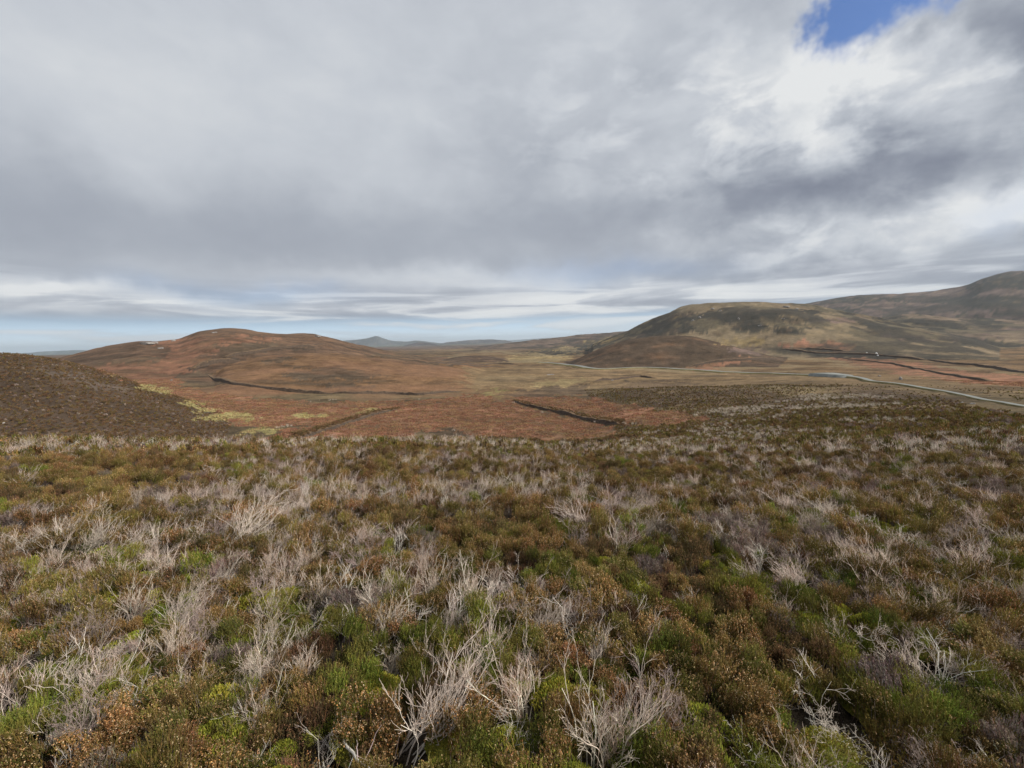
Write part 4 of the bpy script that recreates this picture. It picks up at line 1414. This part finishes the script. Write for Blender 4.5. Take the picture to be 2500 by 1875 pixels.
# a fallen stick in the moss
def fallen():
    a, b, c = at(733, 1590, .25), at(768, 1640, .22), at(800, 1662, .22)
    rs = np.random.default_rng(5)
    t = np.linspace(0, 1, 9)[:, None]
    ln = (1 - t) ** 2 * a + 2 * t * (1 - t) * b + t * t * c + rs.normal(0, .006, (9, 3))
    tw = [ln[None]]
    V0 = tubes(ln[None], np.array([.013]), np.array([.009]), np.array([(0.66, 0.61, 0.53)]), 6)
    rows, rr = [], []
    for k in range(9):
        i = rs.integers(4, 8)
        st = ln[i]
        d = unit(np.array([rs.normal(.5, .5), rs.normal(-.1, .4), rs.normal(.05, .2)]))
        L_ = rs.uniform(.12, .3)
        q = np.linspace(0, 1, 6)[:, None]
        rows.append(st + d * q * L_ + np.cumsum(rs.normal(0, .010, (6, 3)), 0) * q)
        rr.append(rs.uniform(.003, .006))
    V1 = tubes(np.array(rows), np.array(rr), np.full(9, .0015), jitter((0.58, 0.52, 0.45), 9, rs))
    e = bpy.data.objects.new('fallen_branch', None)
    COL.objects.link(e)
    e.location = b
    for nm, (V, Fq, c_) in (('limb', V0), ('twigs', V1)):
        tag(link(nm, mesh_np(nm, V - b, [Fq], c_, (M_DEAD,)), e), kind='stuff' if nm == 'twigs' else None)
    tag(e, 'bare white fallen branch lying below the silver fan bush', 'branch')


fallen()


# moss cushions
def moss_mesh(seed):
    rs = np.random.default_rng(seed)
    n = 1500
    a, q = rs.uniform(0, 2 * math.pi, n), np.sqrt(rs.random(n))
    P = np.column_stack([q * np.cos(a), q * np.sin(a), .34 * (1 - q ** 2) + .05 * rs.random(n)])
    P[:, 2] += .10 * fbm(P[:, 0] * 3, P[:, 1] * 3, seed, 2)
    D = unit(np.column_stack([P[:, 0] * .5, P[:, 1] * .5, np.full(n, 1.)]) + rs.normal(0, .4, (n, 3)))
    c = jitter((0.36, 0.34, 0.055), n, rs, .2, .08)
    c[rs.random(n) < .25] *= [.7, .8, .6]
    V, Fq, Cc, _, _ = ribbons(P, D, rs.uniform(.05, .13, n), rs.uniform(.03, .06, n), rs, c * .9, c)
    b = np.linspace(0, 2 * math.pi, 25)[:-1]
    rings = [np.column_stack([np.cos(b) * k, np.sin(b) * k, np.full(24, .32 * (1 - k ** 2) - .03)]) for k in (1, .75, .5, .25)]
    V2 = np.vstack(rings + [[[0, 0, .29]]])
    i = np.arange(24)
    j = (i + 1) % 24
    F4 = np.concatenate([np.stack([k * 24 + i, k * 24 + j, (k + 1) * 24 + j, (k + 1) * 24 + i], 1) for k in range(3)])
    F3 = np.stack([72 + i, 72 + j, np.full(24, 96)], 1)
    return (mesh_np('moss_tips', V, [Fq], Cc, (M_MOSS,)), mesh_np('moss_body', V2, [F3, F4], np.tile((0.20, 0.19, 0.04), (97, 1)), (M_MOSS,)))


MOSS = [moss_mesh(s) for s in (1, 2)]
for k, (x, y, wp, lb) in enumerate([
        (243, 1194, 88, 'bright yellow green moss cushion below the pinkish fan'), (345, 1198, 60, 'smaller yellow moss cushion under the sweeping stems'),
        (812, 1500, 110, 'tall yellow moss cushion behind the silver fan bush'), (225, 1312, 60, 'yellow moss spot beside the dull grey mass'),
        (790, 1575, 120, 'yellow green moss patch under the silver fan bush'), (1668, 1462, 50, 'yellow moss tuft by the three white stems'),
        (1862, 1518, 60, 'yellow moss spot under the pale twisted branch'), (1790, 1605, 70, 'tall yellow grass moss between the two brushes'),
        (992, 1150, 60, 'yellow green moss streak under the leaning bush'), (30, 1360, 60, 'dull yellow moss by the bent foot bush'),
        (350, 1322, 60, 'yellow moss at the foot of the tawny broom'), (1540, 1225, 55, 'pale green moss spot on the dark slope'),
        (1120, 1485, 60, 'small yellow moss between the rosy stems and green heather'), (960, 1590, 70, 'moss cushion with a green tint near the big fan')]):
    p = at(x, y, .12)
    dist = np.linalg.norm(p - C0)
    s = wp * dist / F2 / 2
    e = bpy.data.objects.new('moss_cushion', None)
    COL.objects.link(e)
    e.location = (p[0], p[1], float(height(p[0], p[1])) + .08)
    e.scale = (s, s * .9, min(s, .4))
    e.rotation_euler = (0, 0, k * 1.3)
    link('moss_tips', MOSS[k % 2][0], e)['kind'] = 'stuff'
    link('moss_body', MOSS[k % 2][1], e)
    tag(e, lb, 'moss', 'yellow moss cushions')
    dead_xy.append((p[0], p[1], s * .8))
DXY = np.array(dead_xy)


# ------------------------------------------------------------------ where the heather grows
def dart(n_try, r0, r1, ph, gap, seed):
    rs = np.random.default_rng(seed)
    pts = []
    cell = {}
    a = rs.uniform(-ph, ph, n_try)
    r = np.sqrt(rs.uniform(r0 ** 2, r1 ** 2, n_try))
    X, Y = r * np.sin(a), r * np.cos(a)
    for x, y in zip(X, Y):
        cx, cy = int(x / gap), int(y / gap)
        ok = True
        for i in (-1, 0, 1):
            for j in (-1, 0, 1):
                for (qx, qy) in cell.get((cx + i, cy + j), ()):
                    if (qx - x) ** 2 + (qy - y) ** 2 < gap * gap:
                        ok = False
        if ok:
            cell.setdefault((cx, cy), []).append((x, y))
            pts.append((x, y))
    return np.array(pts)


KL = ['green', 'olive', 'orange', 'brown', 'grey']


def kind_of(X, Y, rs):
    """which heather grows where: green in the near hollows, orange tops to one side, brown and grey up the slope"""
    r = np.hypot(X, Y)
    n1_ = fbm(X / .8, Y / .8, 201, 3)
    n2_ = fbm(X / 0.6 + 9, Y / 0.6, 202, 3)
    n3_ = fbm(X / 1.6, Y / 1.6 + 4, 203, 3)
    px, py = shown(np.column_stack([X, Y, height(X, Y)]))
    side = np.clip((px - 1106) / 1106, -1.2, 1.2)
    far = np.clip((r - 4) / 9, 0, 1)
    sc = np.stack([0.42 + n1_ * 1.3 - far * .42 + np.clip(side, 0, 1) * .08,
                   0.44 + n2_ * 1.2,
                   0.18 - n1_ * 1.1 - np.maximum(side, 0) * .16 + n2_ * .5 + .10 * (side < -.2) - .04 * far,
                   0.12 + far * (.16 - .10 * np.clip(side, 0, 1)) - n2_ * .9,
                   -0.16 + far * (.26 + .12 * np.clip(side, 0, 1)) + n3_ * 1.2], 0)
    sc += rs.normal(0, .20, sc.shape)
    return np.argmax(sc, 0)


HAND_H = [(430, 1196, 'orange', 1.25, 'rust red'), (825, 1232, 'orange', 1.2, 'big orange brown'), (1320, 1305, 'orange', 1.3, 'wide russet topped'), (1430, 1320, 'olive', 1.2, 'cream speckled olive'),
          (225, 1585, 'orange', 1.2, 'coppery'), (1055, 1490, 'orange', .85, 'amber domed'), (1166, 1646, 'orange', 1.0, 'cream and copper tipped'), (1640, 1560, 'orange', 1.1, 'pale flowered'),
          (1590, 1440, 'orange', 1.1, 'tawny orange'), (980, 1655, 'green', 1.0, 'fresh green'), (1185, 1605, 'green', .9, 'mid green'), (1370, 1650, 'green', 1.2, 'broad bright green'),
          (1475, 1650, 'olive', 1.1, 'cream tipped green'), (345, 1612, 'green', .8, 'vivid green'), (720, 1500, 'green', .9, 'grass green'), (2010, 1530, 'green', 1.2, 'dark lush green'),
          (950, 1400, 'green', 1.2, 'deep green'), (60, 1375, 'orange', 1.1, 'dark russet'), (270, 1345, 'orange', .8, 'ginger'), (500, 1345, 'orange', .9, 'light orange'),
          (1260, 1290, 'olive', 1.2, 'yellow flecked'), (1240, 1420, 'orange', .9, 'honey topped'), (1345, 1480, 'orange', .8, 'small honey'), (700, 1225, 'orange', .9, 'dusky pink topped'),
          (260, 1010, 'brown', 1.2, 'dark chestnut'), (400, 1090, 'green', 1.2, 'flat spruce green')]
rsH = np.random.default_rng(77)
near = dart(16000, 1.4, 9.0, R(58), .28, 3)
keep = np.ones(len(near), bool)
for (x, y, rr_) in dead_xy:
    keep &= (near[:, 0] - x) ** 2 + (near[:, 1] - y) ** 2 > max(.16, rr_) ** 2
hh_pts = np.array([at(x, y, .28)[:2] for x, y, *_ in HAND_H])
for x, y in hh_pts:
    keep &= (near[:, 0] - x) ** 2 + (near[:, 1] - y) ** 2 > .2 ** 2
near = near[keep]
kk = kind_of(near[:, 0], near[:, 1], rsH)
px, py = shown(np.column_stack([near, height(near[:, 0], near[:, 1]) + .25]))
inview = (px > -40) & (px < 2252) & (py < 1720)
size = 1 / np.hypot(near[:, 0], near[:, 1])
order = np.argsort(-size * inview)
n_ind = 300 - len(HAND_H) - 4
ind = [i for i in order if inview[i]][:n_ind]
ind_set = set(ind)
LOOK = {'green': ['fresh green heather bush', 'mid green heather bush', 'bushy green heather'], 'olive': ['olive heather bush with cream specks', 'olive green heather with pale tips', 'yellowish olive heather bush'],
        'orange': ['orange topped heather bush', 'copper flowered heather bush', 'rusty topped heather'], 'brown': ['dark brown heather bush', 'dull brown heather'], 'grey': ['grey twiggy heather bush', 'grey brown fine twigged heather']}
ORD = ['', 'second ', 'third ', 'fourth ', 'fifth ', 'sixth ', 'seventh ', 'eighth ', 'ninth ', 'tenth ', 'eleventh ', 'twelfth ']
seen_lab = {}


def relate(look, x, y):
    d = np.hypot(LXY[:, 0] - x, LXY[:, 1] - y)
    i = int(np.argmin(d))
    short = LAND[i][2]
    nr = math.hypot(*LXY[i]) - math.hypot(x, y)
    ang = (math.atan2(x, y) - math.atan2(LXY[i][0], LXY[i][1])) * math.hypot(x, y)
    side = ('in front of' if nr > 0 else 'behind') if abs(nr) > abs(ang) else 'level with'
    if side == 'level with':
        side = 'beside' if ang > 0 else 'alongside'
    key = (look, side, short)
    c = seen_lab.get(key, 0)
    seen_lab[key] = c + 1
    o = ORD[min(c, len(ORD) - 1)]
    return f'{o}{look} {side} the {short}'


def put_heather(x, y, kind, s, label, tall=1.0, u=1.0):
    v = int(rsH.integers(0, NV[kind]))
    z = float(height(x, y))
    e = put_bush('heather_bush', HB[kind][v], (x, y, z - .02), rsH.uniform(-math.pi, math.pi), (s * u, s / u, s * tall), (rsH.normal(0, .14), rsH.normal(0, .14)))
    tag(e, label, 'heather', 'heather bushes on the near slope')


for (x, y, kd, s, lk), p in zip(HAND_H, hh_pts):
    put_heather(p[0], p[1], kd, s * .92, relate(lk + ' heather bush', p[0], p[1]))
ind.sort(key=lambda i: np.min(np.hypot(LXY[:, 0] - near[i, 0], LXY[:, 1] - near[i, 1])))
for i in ind:
    kd = KL[kk[i]]
    x, y = near[i]
    s = rsH.uniform(.48, 1.15)
    u = rsH.uniform(.8, 1.25)
    put_heather(x, y, kd, s, relate(LOOK[kd][int(rsH.integers(0, len(LOOK[kd])))], x, y), rsH.uniform(.95, 1.6) * min(1, .75 / s), u)


# ------------------------------------------------------------------ ground cover nobody could count
def source(name, meshes):
    c = bpy.data.collections.new(name)
    for i, me in enumerate(meshes):
        o = bpy.data.objects.new(f'{name}_{i}', me)
        c.objects.link(o)
    return c


def scatter_tree():
    ng = bpy.data.node_groups.new('ground_cover', 'GeometryNodeTree')
    ng.interface.new_socket('Geometry', in_out='INPUT', socket_type='NodeSocketGeometry')
    ng.interface.new_socket('Source', in_out='INPUT', socket_type='NodeSocketCollection')
    ng.interface.new_socket('Geometry', in_out='OUTPUT', socket_type='NodeSocketGeometry')
    gi, go = ng.nodes.new('NodeGroupInput'), ng.nodes.new('NodeGroupOutput')
    ci = ng.nodes.new('GeometryNodeCollectionInfo')
    ci.inputs['Separate Children'].default_value = True
    ci.inputs['Reset Children'].default_value = True
    iop = ng.nodes.new('GeometryNodeInstanceOnPoints')
    iop.inputs['Pick Instance'].default_value = True

    def attr(name, tp):
        n = ng.nodes.new('GeometryNodeInputNamedAttribute')
        n.data_type = tp
        n.inputs['Name'].default_value = name
        return n.outputs['Attribute']
    e2r = ng.nodes.new('FunctionNodeEulerToRotation')
    l = ng.links
    l.new(gi.outputs['Geometry'], iop.inputs['Points'])
    l.new(gi.outputs['Source'], ci.inputs['Collection'])
    l.new(ci.outputs[0], iop.inputs['Instance'])
    l.new(attr('idx', 'INT'), iop.inputs['Instance Index'])
    l.new(attr('rot', 'FLOAT_VECTOR'), e2r.inputs[0])
    l.new(e2r.outputs[0], iop.inputs['Rotation'])
    l.new(attr('scl', 'FLOAT_VECTOR'), iop.inputs['Scale'])
    l.new(iop.outputs[0], go.inputs['Geometry'])
    return ng


NG = scatter_tree()
SOCK = [i.identifier for i in NG.interface.items_tree if i.name == 'Source'][0]


def scatter(name, P, rot, scl, idx, src, label, cat):
    if not len(P):
        return
    me = bpy.data.meshes.new(name)
    me.vertices.add(len(P))
    me.vertices.foreach_set('co', np.asarray(P, np.float32).ravel())
    for nm, tp, v, key in (('rot', 'FLOAT_VECTOR', rot, 'vector'), ('scl', 'FLOAT_VECTOR', scl, 'vector'), ('idx', 'INT', idx, 'value')):
        a = me.attributes.new(nm, tp, 'POINT')
        a.data.foreach_set(key, np.asarray(v, np.int32 if tp == 'INT' else np.float32).ravel())
    o = link(name, me)
    md = o.modifiers.new('cover', 'NODES')
    md.node_group = NG
    md[SOCK] = src
    tag(o, label, cat, None, 'stuff')


full_src = {k: source('src_' + k, [joined('h_' + k, [l, f, wd], (M_LEAF, M_FLOWER, M_WOOD)) for l, f, wd in
                                   (heather_data(k, 500 + 7 * i + ord(k[0]), 1000) for i in range(2))]) for k in KL}
lod_src = {k: source('lod_' + k, [joined('l_' + k, [l, f, wd], (M_LEAF, M_FLOWER, M_WOOD)) for l, f, wd in
                                  (heather_data(k, 600 + 7 * i + ord(k[0]), 150, True) for i in range(2))]) for k in KL}
dead_all = [(k, i) for k in ('broom', 'fan', 'gnarl', 'ball', 'sweep') for i in range(2)]
dead_src = source('src_dead', [joined('d_' + k, [dead_data(k, 800 + 5 * i + len(k))[0] + dead_data(k, 800 + 5 * i + len(k))[1]], (M_DEAD,)) for k, i in dead_all])


def dead_lod(seed):
    rs = np.random.default_rng(seed)
    n = 46
    P = np.column_stack([rs.normal(0, .12, n), rs.normal(0, .12, n), rs.uniform(.0, .25, n)])
    D = unit(np.column_stack([rs.normal(.25, .4, n), rs.normal(0, .4, n), np.ones(n)]))
    c = jitter((0.64, 0.55, 0.45), n, rs, .25, .04)
    V, Fq, Cc, _, _ = ribbons(P, D, rs.uniform(.25, .55, n), rs.uniform(.008, .018, n), rs, c, c)
    return joined('dl', [[(V, Fq, Cc)]], (M_DEAD,))


deadlod_src = source('lod_dead', [dead_lod(s) for s in (1, 2, 3)])


def grass_lod(seed, col, n=40, h=.4):
    rs = np.random.default_rng(seed)
    P = np.column_stack([rs.normal(0, .3, n), rs.normal(0, .3, n), np.zeros(n)])
    D = unit(np.column_stack([rs.normal(.15, .5, n), rs.normal(0, .5, n), np.ones(n)]))
    c = jitter(col, n, rs, .3, .08)
    V, Fq, Cc, _, _ = ribbons(P, D, rs.uniform(.5, 1.1, n) * h, rs.uniform(.03, .07, n), rs, c, c * 1.1, .4)
    return joined('gr', [[(V, Fq, Cc)]], (M_GRASS,))


bog_src = source('src_bog', [grass_lod(1, (0.31, 0.162, 0.100), 40, .3), grass_lod(2, (0.33, 0.165, 0.095), 40, .3), grass_lod(3, (0.22, 0.125, 0.075), 40, .3), grass_lod(4, (0.34, 0.225, 0.115), 40, .3)])
yel_src = source('src_yel', [grass_lod(5, (0.34, 0.29, 0.13), 40, .3), grass_lod(6, (0.32, 0.24, 0.12), 40, .3)])


def rnd_pts(n, r0, r1, ph, seed, power=2.0):
    rs = np.random.default_rng(seed)
    a = rs.uniform(-ph, ph, n)
    r = rs.uniform(r0 ** power, r1 ** power, n) ** (1 / power)
    return np.column_stack([r * np.sin(a), r * np.cos(a)]), rs


def road_clear(P, dist):
    d = np.full(len(P), 1e9)
    for i in range(0, len(RPATH), 3):
        d = np.minimum(d, np.hypot(P[:, 0] - RPATH[i, 0], P[:, 1] - RPATH[i, 1]))
    return d > dist


def cover_heather(P, kinds, src, smin, smax, label, nm='heather', rs=rsH, sink=.03):
    z = height(P[:, 0], P[:, 1])
    for ki, k in enumerate(KL):
        s = kinds == ki
        n = int(s.sum())
        if not n:
            continue
        sc = rs.uniform(smin, smax, n)
        scl = np.column_stack([sc, sc, sc * rs.uniform(.8, 1.5, n)])
        rot = np.column_stack([rs.normal(0, .08, n), rs.normal(0, .08, n), rs.uniform(0, 6.28, n)])
        scatter(nm, np.column_stack([P[s], z[s] - sink]), rot, scl, rs.integers(0, 2, n), src[k], f'{k} {label}', 'heather')


# near band not built bush by bush, and low filling between the bushes
rest = near[[i for i in range(len(near)) if i not in ind_set]]
krest = kk[[i for i in range(len(near)) if i not in ind_set]]
cover_heather(rest, krest, full_src, .62, 1.1, 'heather filling the near slope between the larger bushes')
P, rs_ = rnd_pts(200, 1.4, 8.0, R(58), 21)
cover_heather(P, np.where(rs_.random(len(P)) < .45, 0, np.where(rs_.random(len(P)) < .6, 1, 3)), full_src, .55, .8, 'low heather shoots between the bushes', sink=.06)
P, rs_ = rnd_pts(260, 0.8, 8.0, math.pi, 22)
P = P[np.abs(np.arctan2(P[:, 0], P[:, 1])) > R(58)]
cover_heather(P, kind_of(P[:, 0], P[:, 1], rs_), full_src, .8, 1.3, 'heather beside and behind the viewpoint')
P = dart(36000, 9.0, 28, R(58), .38, 31)
cover_heather(P, kind_of(P[:, 0], P[:, 1], rsH), full_src, .8, 1.3, 'heather covering the middle slope')


moss_src = source('src_moss', [MOSS[0][0], MOSS[1][0]])
P, rs_ = rnd_pts(1500, 2.0, 16.0, R(58), 23)
P = P[(fbm(P[:, 0] / 1.3, P[:, 1] / 1.3, 260, 3) > .09)]
n = len(P)
sc = rs_.uniform(.10, .26, n)
scatter('moss', np.column_stack([P, height(P[:, 0], P[:, 1]) + .15]), np.column_stack([np.zeros(n), np.zeros(n), rs_.uniform(0, 6, n)]), np.column_stack([sc, sc, sc * 1.5]),
        rs_.integers(0, 2, n), moss_src, 'yellow green moss growing between the heather bushes', 'moss')


def zone_at(P):
    z, lay = height(P[:, 0], P[:, 1], True)
    c, zn = cover(np.column_stack([P, z]), lay)
    return z, lay, c, zn


# far heather, out to the bog and over the dark shoulder
P, rs_ = rnd_pts(120000, 27, 190, R(58), 41, 1.35)
z, lay, c, zn = zone_at(P)
rr = np.hypot(P[:, 0], P[:, 1])
qx, qy = shown(np.column_stack([P, z]))
ok = (zn == 0) & road_clear(P, 5) & (rs_.random(len(P)) < np.where(lay == [h[0] for h in HT].index('mound'), np.interp(rr, [90, 150], [.8, .3]), np.where(lay == [h[0] for h in HT].index('shoulder'), 1.0, np.interp(rr, [26, 75, 130], [.8, .6, .05]))))
_nm = [h[0] for h in HT]
ok &= (rr < 70) | np.isin(lay, [_nm.index('shoulder'), _nm.index('mound')]) | (qx > 1330)
P = P[ok]
kf = kind_of(P[:, 0], P[:, 1], rs_)
kf = np.where(rs_.random(len(P)) < .30, 3, np.where((kf == 0) & (rs_.random(len(P)) < .6), 1, kf))
kf = np.where((lay[ok] == [h[0] for h in HT].index('shoulder')) & (rs_.random(len(P)) < .95), np.where(rs_.random(len(P)) < .92, 3, 4), kf)
_shl = lay[ok] == _nm.index('shoulder')
_fr = np.hypot(P[:, 0], P[:, 1]) > 75
cover_heather(P[~_shl & ~_fr], kf[~_shl & ~_fr], lod_src, .55, 1.1, 'heather carpeting the far slope', rs=rs_)
cover_heather(P[~_shl & _fr], kf[~_shl & _fr], lod_src, .4, .8, 'heather thinning out towards the valley', rs=rs_)
cover_heather(P[_shl], kf[_shl], lod_src, .32, .58, 'short heather on the dark shoulder', rs=rs_)
# rusty bog grass and yellow grass
P, rs_ = rnd_pts(46000, 66, 260, R(52), 51, 1.4)
z, lay, c, zn = zone_at(P)
for zid, src, nmx, lb in ((1, bog_src, 4, 'rust red bog grass covering the basin'), (2, yel_src, 2, 'yellow grass in the wet hollows')):
    ok = (zn == zid) & road_clear(P, 7)
    n = int(ok.sum())
    sc = rs_.uniform(.7, 1.5, n)
    scatter('bog_grass' if zid == 1 else 'yellow_grass', np.column_stack([P[ok], z[ok] - .03]), np.column_stack([np.zeros(n), np.zeros(n), rs_.normal(0, .6, n)]),
            np.column_stack([sc, sc, sc * .8]), rs_.integers(0, nmx, n), src, lb, 'grass')
# dark heather fringe on the near peat banks
fr_pts = []
for path, hh_, nn_, ww_ in BANKS[3:7]:
    k = rsH.integers(0, len(path), 260)
    q = path[k] + nn_[k] * (rsH.uniform(-1.0, .3, (260, 1)) * ww_[k][:, None]) + rsH.normal(0, .15, (260, 2))
    fr_pts.append(np.column_stack([q, height(q[:, 0], q[:, 1]) + hh_[k] * .85 - .1]))
fp = np.concatenate(fr_pts)
n = len(fp)
sc = rsH.uniform(.7, 1.3, n)
scatter('heather', fp, np.column_stack([np.zeros(n), np.zeros(n), rsH.uniform(0, 6, n)]), np.column_stack([sc, sc, sc]), rsH.integers(0, 2, n), lod_src['brown'],
        'dark heather fringe on the peat banks', 'heather')

# more dead bushes: patches of them all over the slope, the nearer ones each a thing
P = dart(12000, 2.8, 17, R(57), .36, 61)
dens = fbm(P[:, 0] / 2.6, P[:, 1] / 2.6, 210, 3) + .25 * fbm(P[:, 0] / .7, P[:, 1] / .7, 211, 2)
rr_ = np.hypot(P[:, 0], P[:, 1])
thr = np.interp(rr_, [2, 4, 7, 17], [.12, .04, -.04, -.12])
P = P[(dens > thr)]
dd = np.array([np.min(np.hypot(DXY[:, 0] - x, DXY[:, 1] - y)) for x, y in P])
P = P[dd > .3]
zz = height(P[:, 0], P[:, 1])
px, py = shown(np.column_stack([P, zz + .3]))
P = P[(px > -30) & (px < 2242)]
P = P[np.argsort(np.hypot(P[:, 0], P[:, 1]))]
n_more = 296 - len(HAND)
DL = {'broom': ['grey broom of bare twigs', 'pinkish broom of bare twigs', 'cream dry broom'], 'gnarl': ['white gnarled dead bush', 'pale crooked dead bush'], 'fan': ['silver leaning dead bush', 'grey fan of twigs'],
      'sweep': ['low swept dead bush', 'flat lying pale stems'], 'ball': ['dull grey tangle of twigs', 'brownish round dead bush'], 'sticks': ['few white bare sticks', 'thin pale dead stems']}
SL = list(DL)
rsD = np.random.default_rng(99)
for (x, y) in P[:n_more]:
    k = SL[int(rsD.choice(6, p=[.34, .12, .2, .08, .18, .08]))]
    s = rsD.uniform(.50, .90)
    right = x / math.hypot(x, y) > .35
    rz = (math.pi if right else 0) + rsD.normal(0, .5)
    e = put_bush('dead_heather_bush', DB[k][int(rsD.integers(0, len(DB[k])))], (x, y, float(height(x, y))), rz, (s, s, s * rsD.uniform(.8, 1.15)))
    tag(e, relate(DL[k][int(rsD.integers(0, len(DL[k])))], x, y), 'dead bush', 'bleached dead heather bushes')
rest = P[n_more:]
P2 = dart(30000, 17, 48, R(57), .55, 62)
d2 = fbm(P2[:, 0] / 5, P2[:, 1] / 5, 220, 3) + .3 * fbm(P2[:, 0] / 1.2, P2[:, 1] / 1.2, 221, 2)
P2 = P2[d2 > np.where(P2[:, 0] > 0, -.20, -.16)]
z2, l2, c2, zn2 = zone_at(P2)
P2 = P2[zn2 == 0]
A = np.concatenate([rest, P2])
A = A[np.hypot(A[:, 0], A[:, 1]) < 34]
n = len(A)
sc = rsD.uniform(.55, .98, n)
scatter('dead_heather', np.column_stack([A, height(A[:, 0], A[:, 1])]), np.column_stack([np.zeros(n), np.zeros(n), rsD.normal(0, .5, n) + math.pi * (A[:, 0] > .35 * np.hypot(A[:, 0], A[:, 1]))]),
        np.column_stack([sc, sc, sc]), rsD.integers(0, len(dead_all), n), dead_src, 'bleached dead heather scattered over the middle slope', 'dead heather')
P3, rs_ = rnd_pts(40000, 28, 140, R(57), 63, 1.2)
d3 = fbm(P3[:, 0] / 7, P3[:, 1] / 7, 230, 3) + .3 * fbm(P3[:, 0] / 1.5, P3[:, 1] / 1.5, 231, 2)
P3 = P3[d3 - .16 * (P3[:, 0] < 6) > np.interp(np.hypot(P3[:, 0], P3[:, 1]), [28, 45, 75, 140], [-.10, -.04, .12, .30])]
z3, l3, c3, zn3 = zone_at(P3)
P3 = P3[(zn3 == 0) & road_clear(P3, 12) & ((l3 < 0) | (rs_.random(len(P3)) < .0))]
n = len(P3)
sc = rs_.uniform(.40, .90, n)
scatter('dead_heather', np.column_stack([P3, height(P3[:, 0], P3[:, 1]) + .12]), np.column_stack([np.zeros(n), np.zeros(n), rs_.normal(0, .6, n)]), np.column_stack([sc, sc, sc]),
        rs_.integers(0, 3, n), deadlod_src, 'pale dead heather dotting the far slope', 'dead heather')


# ------------------------------------------------------------------ the air
def haze():
    zlo, zhi, h = float(PV[:, 2].min()) - 3.0, float(PV[:, 2].max()) + 12.0, 26000.0
    zlo = min(zlo, -72)
    V = [(sx * h, sy * h, z) for z in (zlo, zhi) for sx, sy in ((-1, -1), (1, -1), (1, 1), (-1, 1))]
    me = bpy.data.meshes.new('haze')
    me.from_pydata(V, [], [(3, 2, 1, 0), (4, 5, 6, 7), (0, 1, 5, 4), (1, 2, 6, 5), (2, 3, 7, 6), (3, 0, 4, 7)])
    o = link('haze', me)
    mt, t = new_mat('air')
    pv = t.node('ShaderNodeVolumePrincipled')
    pv.inputs['Color'].default_value = (0.78, 0.90, 1.0, 1)
    pv.inputs['Density'].default_value = 6.0e-5
    pv.inputs['Anisotropy'].default_value = 0.2
    out = t.node('ShaderNodeOutputMaterial')
    t.l.new(pv.outputs[0], out.inputs['Volume'])
    me.materials.append(mt)
    tag(o, 'thin blue air between the viewpoint and the far hills', 'haze', None, 'stuff')


haze()
